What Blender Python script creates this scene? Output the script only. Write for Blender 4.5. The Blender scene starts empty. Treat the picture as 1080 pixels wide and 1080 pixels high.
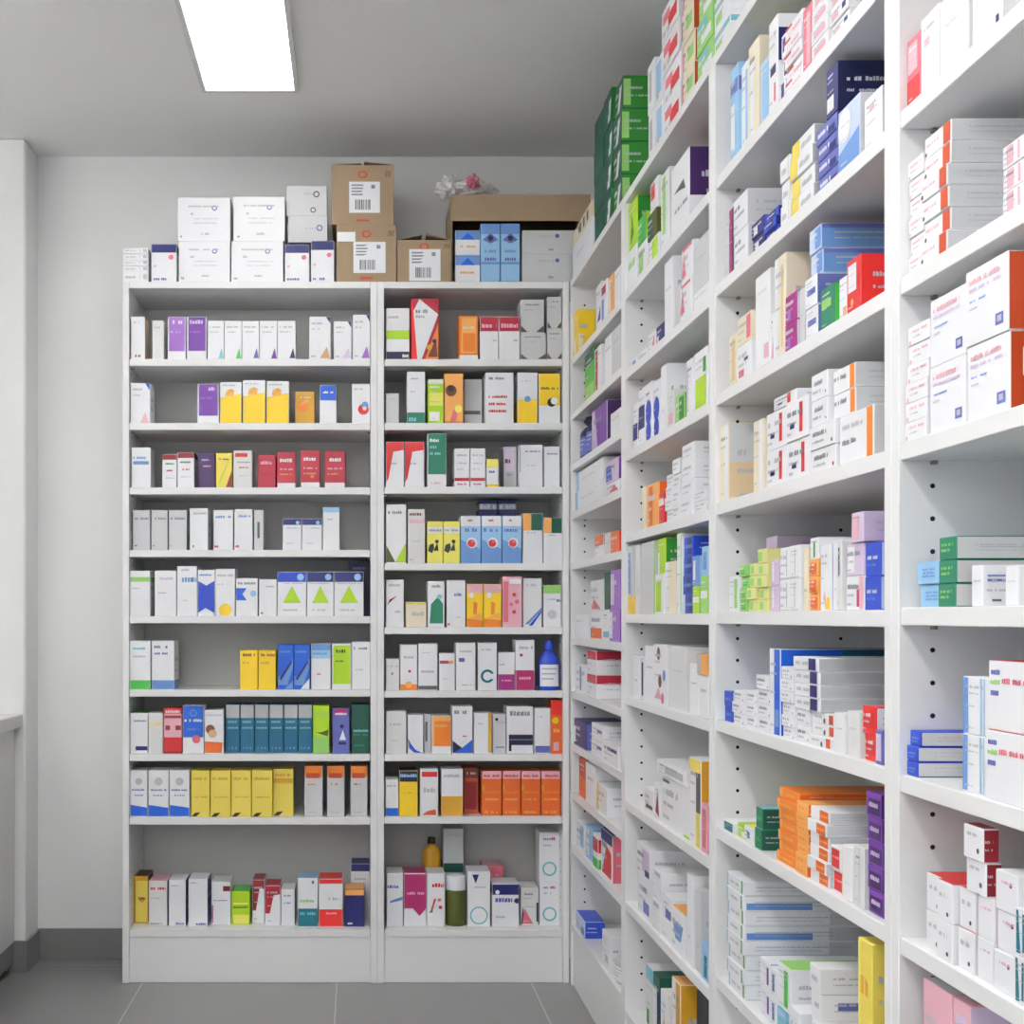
import bpy, bmesh, math, random
from mathutils import Vector, Matrix, noise

# ------------------------------------------------------------------ frame
SC = bpy.context.scene
COL = SC.collection
F, VX, VY, CAMH = 1333.0, 377.0, 650.0, 1.155      # lens in px of 1080, vanishing point, eye height
ZB = 3.98        # distance to the fronts of the back bookcases
ZW = 4.272       # back wall
RX = 0.669       # front plane of the right bookcases
XW = 0.962       # right wall
CEIL = 2.708
DEP = 0.288      # depth of every bookcase
PT = 0.021       # panel thickness

# ------------------------------------------------------------------ materials
def lin(c):
    c /= 255.0
    return c / 12.92 if c <= .04045 else ((c + .055) / 1.055) ** 2.4
MATS = {}
def mat(name, rgb, rough=.45, var=.03, scale=30, bump=0.0, **kw):
    if name in MATS: return MATS[name]
    m = bpy.data.materials.new(name); m.use_nodes = True
    nt = m.node_tree; b = nt.nodes['Principled BSDF']
    tc = nt.nodes.new('ShaderNodeTexCoord')
    n = nt.nodes.new('ShaderNodeTexNoise'); n.inputs['Scale'].default_value = scale
    n.inputs['Detail'].default_value = 3
    nt.links.new(tc.outputs['Object'], n.inputs['Vector'])
    mr = nt.nodes.new('ShaderNodeMapRange')
    mr.inputs['To Min'].default_value = 1 - var; mr.inputs['To Max'].default_value = 1 + var
    nt.links.new(n.outputs['Fac'], mr.inputs['Value'])
    h = nt.nodes.new('ShaderNodeHueSaturation')
    h.inputs['Color'].default_value = (lin(rgb[0]), lin(rgb[1]), lin(rgb[2]), 1)
    nt.links.new(mr.outputs['Result'], h.inputs['Value'])
    nt.links.new(h.outputs['Color'], b.inputs['Base Color'])
    b.inputs['Roughness'].default_value = rough
    if bump:
        bp = nt.nodes.new('ShaderNodeBump'); bp.inputs['Strength'].default_value = bump
        bp.inputs['Distance'].default_value = .002
        nt.links.new(n.outputs['Fac'], bp.inputs['Height'])
        nt.links.new(bp.outputs['Normal'], b.inputs['Normal'])
    for k, v in kw.items(): b.inputs[k].default_value = v
    MATS[name] = m
    return m

PAL = dict(
 w=(238,239,243), ow=(226,226,226), gy=(188,190,192), lg=(208,209,212), dg=(88,90,94), tx=(186,188,196), td=(138,140,152),
 bk=(26,26,28), cr=(236,226,200), be=(222,196,158), pu=(112,56,158), lp=(158,108,196), dp=(62,32,92), li=(214,196,224),
 mg=(160,36,128), ma=(172,40,104), pk=(232,178,192), rp=(222,110,128), re=(206,40,44), dr=(140,24,36), cs=(176,32,58),
 rd=(228,44,40), ro=(196,74,36), og=(232,128,36), oj=(222,100,36), lo=(240,170,90), gd=(214,160,44), ye=(248,208,40),
 yl=(234,212,92), yg=(222,220,146), ly=(240,232,110), lm=(172,212,30), lgn=(150,206,110), gn=(70,180,70), eg=(30,122,94), dgn=(14,82,66), fg=(38,130,40),
 te=(22,112,130), tq=(120,190,206), nb=(22,98,132), bl=(26,92,206), rb=(36,70,190), lb=(150,196,232), sb=(104,146,208),
 nv=(28,32,104), dn=(18,24,66), iv=(98,106,180), br=(110,62,42), db=(60,38,32), ol=(84,92,36), sk=(214,170,130), pb=(196,210,240))
def P(n):
    return mat('print_' + n, PAL[n], .42, .015, 60)

# ------------------------------------------------------------------ mesh helpers
def tag(o, label=None, cat=None, group=None, kind=None):
    if label: o['label'] = label
    if cat: o['category'] = cat
    if group: o['group'] = group
    if kind: o['kind'] = kind
    return o
def empty(name, loc, label, cat, group=None):
    o = bpy.data.objects.new(name, None); COL.objects.link(o)
    o.location = loc; o.empty_display_size = .05
    return tag(o, label, cat, group)
def link(name, me, parent=None, loc=(0,0,0), rz=0):
    o = bpy.data.objects.new(name, me); COL.objects.link(o)
    o.location = loc; o.rotation_euler = (0, 0, rz)
    if parent: o.parent = parent
    return o
class MB:
    """collects shapes into one mesh"""
    def __init__(s): s.bm = bmesh.new(); s.mats = []
    def mi(s, m):
        if m not in s.mats: s.mats.append(m)
        return s.mats.index(m)
    def box(s, x0, x1, y0, y1, z0, z1, m, bev=.001):
        r = bmesh.ops.create_cube(s.bm, size=1)
        vs = r['verts']
        for v in vs:
            v.co = Vector((x0 + (v.co.x+.5)*(x1-x0), y0 + (v.co.y+.5)*(y1-y0), z0 + (v.co.z+.5)*(z1-z0)))
        es = list({e for v in vs for e in v.link_edges})
        fs = set(f for v in vs for f in v.link_faces)
        if bev:
            r2 = bmesh.ops.bevel(s.bm, geom=es, offset=bev, segments=1, affect='EDGES', profile=.5)
            fs = {f for f in fs if f.is_valid} | set(r2['faces'])
        i = s.mi(m)
        for f in fs: f.material_index = i
        return s
    def poly(s, pts, m):
        vs = [s.bm.verts.new(p) for p in pts]
        f = s.bm.faces.new(vs); f.material_index = s.mi(m); return f
    def lathe(s, prof, m, seg=24, sx=1, sy=1, c=(0,0)):
        i = s.mi(m); rings = []
        for r, z in prof:
            rings.append([s.bm.verts.new((c[0]+math.cos(2*math.pi*k/seg)*r*sx, c[1]+math.sin(2*math.pi*k/seg)*r*sy, z)) for k in range(seg)])
        for a, b in zip(rings, rings[1:]):
            for k in range(seg):
                f = s.bm.faces.new((a[k], a[(k+1)%seg], b[(k+1)%seg], b[k])); f.material_index = i; f.smooth = True
        f = s.bm.faces.new(rings[0][::-1]); f.material_index = i
        f = s.bm.faces.new(rings[-1]); f.material_index = i
        return s
    def mesh(s, name):
        me = bpy.data.meshes.new(name); s.bm.to_mesh(me); s.bm.free()
        for m in s.mats: me.materials.append(m)
        return me
    def obj(s, name, parent=None, loc=(0,0,0), rz=0):
        return link(name, s.mesh(name), parent, loc, rz)

# ------------------------------------------------------------------ printed carton
def draw(mb, toks, w, h, org, ux, uz, nrm, rng, face):
    """lay printed shapes on one face; org = lower left corner, ux/uz unit vectors"""
    k = [0]
    mg = .0012
    def pt(u, v, o):
        x = min(max(u*w, mg), w-mg); z = min(max(v*h, mg), h-mg)
        return org + ux*x + uz*z + nrm*o
    def poly(uv, c):
        k[0] += 1; o = .0003 + .00012*k[0]
        mb.poly([pt(u, v, o) for u, v in uv], P(c))
    def rect(c, a): poly([(a[0],a[1]),(a[2],a[1]),(a[2],a[3]),(a[0],a[3])], c)
    def text(c, x0, y, x1, hh):
        c = {'dg':'td', 'bk':'dg', 'nv':'iv'}.get(c, c); x = x0; k[0] += 1; o = .0003 + .00012*k[0]
        lw = hh*h/w
        while x < x1:
            ww = lw*rng.uniform(.35, .75)
            if rng.random() > .13:
                e = min(x+ww, x1)
                mb.poly([pt(x,y,o), pt(e,y,o), pt(e,y+hh*rng.choice((.72,1,1)),o), pt(x,y+hh*rng.choice((.72,1,.85)),o)], P(c))
            x += ww + lw*.16
    for t in toks:
        op = t[0]; q = t[1:].split(','); c = q[0]; a = [float(v) for v in q[1:]]
        if op == 'b': rect(c, (0, a[0], 1, a[1]))
        elif op == 's' and face != 'f': rect(c, (0,0,1,1))
        elif op == 'R' and face == 's': rect(c, a)
        elif face != 'f': continue
        elif op == 'r': rect(c, a)
        elif op == 'p': poly(list(zip(a[::2], a[1::2])), c)
        elif op == 'c':
            r = a[2]; poly([(a[0]+r*math.cos(i*math.pi/9), a[1]+r*w/h*math.sin(i*math.pi/9)) for i in range(18)], c)
        elif op == 'o':
            k[0] += 1; o = .0003+.00012*k[0]; r = a[2]; q2 = r*(a[3] if len(a) > 3 else .62)
            for i in range(18):
                t0, t1 = i*math.pi/9, (i+1)*math.pi/9
                mb.poly([pt(a[0]+rr*math.cos(tt), a[1]+rr*w/h*math.sin(tt), o) for rr, tt in ((q2,t0),(r,t0),(r,t1),(q2,t1))], P(c))
        elif op == 't': text(c, *a)
MESHES = {}
def carton_mesh(w, d, h, design, seed=0):
    key = (round(w,4), round(d,4), round(h,4), design, seed)
    if key in MESHES: return MESHES[key]
    rng = random.Random(str(key))
    toks = design.split()
    mb = MB()
    mb.box(-w/2, w/2, 0, d, 0, h, P(toks[0]), .0009)
    # tuck-flap seam on the top face and the front end
    auto = [t for t in toks[1:] if t[0] in 'brpcosRu']
    txt = [t for t in toks[1:] if t[0] == 't']
    if 'n' not in toks and not txt:
        c1, c2 = ('tx','tx') if toks[0] in ('w','ow','gy','lg','cr','ly','lb','pk','li') else ('ow','lg')
        if h > w*.9:
            txt = ['t%s,.14,.80,%.2f,.05' % ('td' if c1=='tx' and rng.random()<.35 else c1, rng.uniform(.6,.88)), 't%s,.14,.70,%.2f,.03' % (c2, rng.uniform(.5,.8)),
                   't%s,.14,.48,%.2f,.028' % (c2, rng.uniform(.4,.8)), 't%s,.14,.10,.45,.03' % c2]
        else:
            txt = ['t%s,.08,.62,%.2f,.14' % ('td' if c1=='tx' and rng.random()<.5 else c1, rng.uniform(.5,.8)), 't%s,.08,.40,%.2f,.08' % (c2, rng.uniform(.4,.7)),
                   't%s,.08,.14,.3,.08' % c2]
    E = Vector
    draw(mb, auto+txt, w, h, E((-w/2,0,0)), E((1,0,0)), E((0,0,1)), E((0,-1,0)), rng, 'f')
    st = ['t%s,.08,.58,%.2f,.09' % ('tx', rng.uniform(.5,.85)), 't%s,.08,.36,%.2f,.06' % ('tx', rng.uniform(.4,.7))] if 'n' not in toks else []
    draw(mb, auto, d, h, E((w/2,0,0)), E((0,1,0)), E((0,0,1)), E((1,0,0)), rng, 's')
    draw(mb, auto, d, h, E((-w/2,d,0)), E((0,-1,0)), E((0,0,1)), E((-1,0,0)), rng, 's')
    if st:
        # small print along both sides
        draw(mb, st, d, h, E((w/2+.0006,0,0)), E((0,1,0)), E((0,0,1)), E((1,0,0)), rng, 'f')
    u = [t for t in toks if t[0] == 'u' and len(t) > 1]
    if u: draw(mb, ['r%s,0,0,1,1' % u[0][1:]], w, d, E((-w/2,0,h)), E((1,0,0)), E((0,1,0)), E((0,0,1)), rng, 'f')
    me = mb.mesh('carton'); MESHES[key] = me
    return me

# ------------------------------------------------------------------ bottles (thing > body, cap, label)
def bottle(w, h, style, loc, rz):
    body_c, cap_c, lab_c = style.split()[1:4]
    root = empty('medicine_bottle', loc, None, None); root.rotation_euler = (0,0,rz)
    r = w/2; kind = style.split()[0]
    if kind == 'jar':
        mb = MB(); mb.lathe([(r*.92,0),(r,.006),(r,h*.66),(r*.93,h*.70),(r*.8,h*.715)], P(body_c), 28, 1, .8, (0,r*.8)); mb.obj('bottle_body', root)
        mb = MB(); mb.lathe([(r*.93,h*.716),(r*.97,h*.73),(r*.97,h*.97),(r*.9,h)], P(cap_c), 28, 1, .8, (0,r*.8)); mb.obj('cap', root)
        lo, hi = .12, .55
    else:
        mb = MB(); mb.lathe([(r*.9,0),(r,.006),(r,h*.55),(r*.93,h*.64),(r*.62,h*.73),(r*.36,h*.79),(r*.34,h*.83)], P(body_c), 28, 1, .7, (0,r*.7)); mb.obj('bottle_body', root)
        mb = MB(); mb.lathe([(r*.42,h*.815),(r*.44,h*.83),(r*.40,h*.985),(r*.34,h)], P(cap_c), 20, 1, .9, (0,r*.7)); mb.obj('cap', root)
        lo, hi = .08, .52
    sy = .8 if kind == 'jar' else .7
    if lab_c != 'no':
        mb = MB(); i = mb.mi(P(lab_c)); n = 14; R2 = r+.0007
        vs = [[mb.bm.verts.new((math.cos(t)*R2, r*sy+math.sin(t)*(R2*sy), h*z)) for z in (lo, hi)] for t in [math.radians(-150+k*120/n) for k in range(n+1)]]
        for a, b in zip(vs, vs[1:]):
            f = mb.bm.faces.new((a[0], b[0], b[1], a[1])); f.material_index = i; f.smooth = True
        j = mb.mi(P('tx'))
        for q in range(3):
            z0 = h*(hi-.1-.1*q); R3 = r+.0011
            tt = [math.radians(-135+k*90/8) for k in range(9-q)]
            for t0, t1 in zip(tt, tt[1:]):
                f = mb.bm.faces.new([mb.bm.verts.new((math.cos(t)*R3, r*sy+math.sin(t)*R3*sy, z)) for t, z in ((t0,z0),(t1,z0),(t1,z0+h*.03),(t0,z0+h*.03))]); f.material_index = j
        mb.obj('label_sticker', root)
    return root

# ------------------------------------------------------------------ bookkeeping of labels
REG = {}     # (bookcase, row) -> list of dict
ORD = ['first','second','third','fourth','fifth','sixth','seventh','eighth','ninth','tenth','eleventh','twelfth']
def reg(place, o, desc, x, z): REG.setdefault(place, []).append(dict(o=o, d=desc, x=x, z=z))
def fromleft(i, n):
    if n == 2: return ('left','right')[i]
    return 'leftmost' if i == 0 else 'rightmost' if i == n-1 else 'middle' if n == 3 else ORD[i] + ' from left'
def fromtop(i, n):
    if n == 2: return ('upper','lower')[i]
    return 'topmost' if i == 0 else 'lowest' if i == n-1 else 'middle' if n == 3 else ORD[i] + ' down'
def finish_labels():
    seen = {}
    for place, items in REG.items():
        by = {}
        for it in items: by.setdefault(it['d'], []).append(it)
        for d, its in by.items():
            cols = {}
            for it in its:
                k = next((c for c in cols if abs(c-it['x']) < .012), it['x']); cols.setdefault(k, []).append(it)
            ks = sorted(cols)
            for ci, c in enumerate(ks):
                col = sorted(cols[c], key=lambda i: -i['z'])
                for ti, it in enumerate(col):
                    wh = []
                    if len(col) > 1: wh.append(fromtop(ti, len(col)))
                    if len(ks) > 1: wh.append(('of ' if wh else '') + fromleft(ci, len(ks)) + (' stack' if len(col) > 1 else ''))
                    lab = d + (', ' + ' '.join(wh) + ',' if wh else '') + ' ' + place
                    if len(lab.split()) > 16: print('LONG', lab)
                    if lab in seen: print('DUP', lab)
                    seen[lab] = 1
                    it['o']['label'] = lab
                    it['o']['group'] = 'medicine packs ' + place

# ------------------------------------------------------------------ bookcases
WHITE = mat('white_melamine', (236,236,237), .38, .012, 3)
BACKM = mat('white_hardboard_back', (208,208,206), .6, .02, 4)
HOLE = mat('drilled_hole', (20,20,22), .9, 0)
PEG = mat('steel_shelf_pin', (150,147,140), .35, .05, 50, Metallic=.8)
def bookcase(w, loc, rz, shelves, top, label, hole_dir=True):
    """local: front at y=0, back at y=DEP, x from 0 to w"""
    root = empty('bookcase', loc, label, 'bookcase', 'white pharmacy bookcases'); root.rotation_euler = (0,0,rz)
    for k, x in enumerate((0, w-PT)):
        mb = MB(); mb.box(x, x+PT, 0, DEP, 0, top, WHITE)
        xi, sg = ((PT, 1), (w-PT, -1))[k]
        for yy in (.042, .235):
            z = .22
            while z < top-.08:
                pts = [(xi+sg*.0004, yy+.0032*math.cos(a*math.pi/5), z+.0032*math.sin(a*math.pi/5)) for a in range(10)]
                if sg < 0: pts = pts[::-1]
                mb.poly(pts, HOLE); z += .0406
        mb.obj('side_panel', root)
    MB().box(PT+.0005, w-PT-.0005, DEP-.008, DEP, .02, top-PT-.0005, BACKM, 0).obj('back_panel', root)
    MB().box(PT+.0005, w-PT-.0005, 0, DEP, top-PT, top, WHITE).obj('top_panel', root)
    for i, z in enumerate(shelves):
        MB().box(PT+.001, w-PT-.001, .002, DEP-.009, z-.022, z, WHITE).obj('shelf', root)
        for x, sg in ((PT,1), (w-PT,-1)):
            for yy in (.042,):
                mb = MB()
                mb.box(min(x, x+sg*.009), max(x, x+sg*.009), yy-.003, yy+.003, z-.027, z-.0225, PEG, .0006)
                mb.obj('shelf_pin', root)
    zb = shelves[-1]
    MB().box(PT+.0005, w-PT-.0005, .006, .024, 0, zb-.0225, WHITE).obj('plinth', root)
    return root
hy = lambda y: CAMH - (y-VY)*ZB/F          # height of a pixel row on the back bookcase fronts
hr = lambda r: CAMH - r*RX                 # height for a shelf seen at slope r on the right
TOPB = hy(297)
XL0, XL1, XM1 = (129-VX)*ZB/F, (398-VX)*ZB/F, 0.6683
LSH = [hy(y) for y in (378.5,446,514,580,650,727.5,795.5,862.5,981)]
MSH = [hy(y) for y in (378.5,446,513.3,594,661.5,728.5,795.5,861.5,981)]
bookcase(XL1-XL0-.0005, (XL0,ZB,0), 0, LSH, TOPB, 'wide white bookcase with ten levels against the back wall, beside bare wall')
bookcase(XM1-XL1-.0005, (XL1,ZB,0), 0, MSH, TOPB, 'narrower white bookcase against the back wall, in the corner')
WU = F*RX*(1/374-1/563)                    # width of a right unit
zdiv = [ZB-.004]
for dx in (280.0, 373.8, 563.0): zdiv.append(F*RX/dx)
zdiv.append(zdiv[-1]-(zdiv[-2]-zdiv[-1]))
RSH = {
 1: [-1.205,-.95,-.71,-.486,-.25,.10,.35,.594,.82,1.07,1.44],
 2: [-1.215,-.916,-.61,-.307,-.008,.297,.69,1.065,1.475],
 3: [-1.225,-.925,-.62,-.315,-.012,.288,.588,1.005,1.475],
 4: [-1.225,-.932,-.625,-.32,-.016,.292,.592,.90,1.475]}
UN = {1:'corner right bookcase', 2:'second right bookcase', 3:'third right bookcase', 4:'nearest right bookcase'}
UL = {1:'white bookcase on the right wall, farthest away, in the corner',
      2:'white bookcase on the right wall, second from the corner',
      3:'white bookcase on the right wall, third from the corner',
      4:'nearest white bookcase on the right wall, cut by the frame edge'}
for u in (1,2,3,4):
    bookcase(zdiv[u-1]-zdiv[u]-.0006, (RX, zdiv[u-1]-.0003, 0), -math.pi/2, [hr(r) for r in RSH[u]], TOPB, UL[u])

# ------------------------------------------------------------------ placing packs
RNG = random.Random(7)
def put(kind, me, loc, rz):
    o = link(kind, me, None, loc, rz); o['category'] = 'medicine box'; return o
def back_row(place, shelf, ceil_z, items, xlim):
    prev = []
    last = {}
    for it in items:
        x0, x1, yt, des, desc = it[:5]; op = it[5] if len(it) > 5 else {}
        st = op.get('set', RNG.uniform(.008,.02)); Z = ZB + st
        a, b = (x0-VX)*Z/F + .0006, (x1-VX)*Z/F - .0006
        lay = 'f' if st < .045 else 'b'
        if 'up' not in op and b > last.get(lay, -9): a = max(a, last.get(lay, -9) + .0012)
        a = max(a, xlim[0]+.001); b = min(b, xlim[1]-.001)
        z0 = shelf
        if 'up' in op: z0 = prev[-op['up']]+.0002
        h = CAMH - (yt-VY)*Z/F - z0
        if ceil_z and z0+h > ceil_z-.0085: h = ceil_z-.0085-z0
        if b-a < .004 or h < .008: print('BAD', place, desc, b-a, h); prev.append(z0); continue
        w = b-a; d = op.get('d', min(.055 + .6*w, .11) if lay == 'f' else .1)
        d = min(d, DEP-.012-st)
        if 'up' not in op: last[lay] = max(b, last.get(lay, -9)) if lay == 'f' else -9
        if des.startswith(('jar','flask')):
            o = bottle(w, h, des, ((a+b)/2, Z, z0+.0003), 0); tag(o, None, 'bottle')
        else:
            rz = op.get('rz', 0)
            o = put('medicine_carton', carton_mesh(w, d, h, des), ((a+b)/2, Z, z0+.0002), rz)
        prev.append(z0+h)
        reg(place, o, desc, (a+b)/2, z0)
def right_row(u, row, items, top=False):
    z_sh = TOPB if top else hr(RSH[u][row])
    lim = None if top else (TOPB-PT if row == 0 else hr(RSH[u][row-1])-.022)
    place = 'on top of right bookcases' if top else 'on %s shelf of %s' % (ORD[row if u != 4 else row-1], UN[u])
    zf, zn = (zdiv[0], zdiv[3]) if top else (zdiv[u-1]-PT-.002, zdiv[u]+PT+.002)
    tops = []; near = {}; st0 = .01
    for it in items:
        xa, xb, yt, n, des, desc = it[:6]; op = it[6] if len(it) > 6 else {}
        st = op.get('set', st0); X = RX+st; xj = RNG.uniform(-.003,.003)
        A, B = F*X/(xa-VX), F*X/(xb-VX)
        lay = 0 if st < .05 else 1
        A = min(A, zf)
        if 'up' not in op and lay == 0: A = min(A, near.get(lay, 9)-.0015)
        B = max(B, zn)
        dm = (xa+xb)/2-VX; Zm = (A+B)/2
        z0 = tops[-op['up']] if 'up' in op else z_sh
        tz = CAMH - (yt-VY)*X/dm
        if lim and tz > lim-.0085: tz = lim-.0085
        h = (tz-z0)/n - .0004
        w = A-B-.001
        if w < .006 or h < .005: print('BAD', place, desc, w, h); continue
        d = min(op.get('d', .13), DEP-.014-st)
        if 'up' not in op: near[lay] = B
        dess = des if isinstance(des, list) else [des]
        for i in range(n):
            j = RNG.uniform(-.003,.003) if n > 1 else 0
            zz = z0 + i*(h+.0004) + .0002
            ds = dess[i % len(dess)]
            if ds.startswith(('jar','flask')):
                o = bottle(w, h, ds, (X+j+xj, Zm, zz), -math.pi/2); tag(o, None, 'bottle')
            else:
                o = put('flat_medicine_box' if h < w*1.05 else 'medicine_box', carton_mesh(w, d, h, ds), (X+j+xj, Zm, zz), -math.pi/2)  # low packs are medicine boxes too, named apart by shape alone
            reg(place, o, desc, -Zm, zz)
        tops.append(z0 + n*(h+.0004))

# ------------------------------------------------------------------ stock of the wide back bookcase
def tri(c): return 'w pnv,.78,1,1,1,1,.84 p%s,.5,.03,.98,.03,.82,.3 ttx,.12,.82,.6,.045 ttx,.12,.7,.5,.03 ttx,.08,.06,.3,.04' % c
def trs(c): return 'w p%s,.66,.03,.97,.03,.86,.3 ttx,.12,.82,.8,.045 ttx,.12,.7,.7,.03' % c
PUR = 'w r%s,.07,.2,.95,.99 t%s,.15,.83,.8,.09 t%s,.15,.62,.7,.05'
YEL = 'w pye,0,0,1,0,1,.72,0,.6 clo,.45,.72,.2 pgd,.2,.66,.7,.78,.5,.84 pye,0,.62,.5,.66,1,.6,1,.4,0,.4 ttx,.1,.9,.7,.04'
REDT = 'w bdr,.84,1 udr tfg,.15,.7,.8,.05 tre,.3,.5,.7,.05 ttx,.2,.3,.8,.03'
CRI = 'cs bw,0,.14 tw,.15,.72,.8,.1 tpk,.15,.5,.85,.05 tlo,.15,.36,.8,.04'
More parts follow.
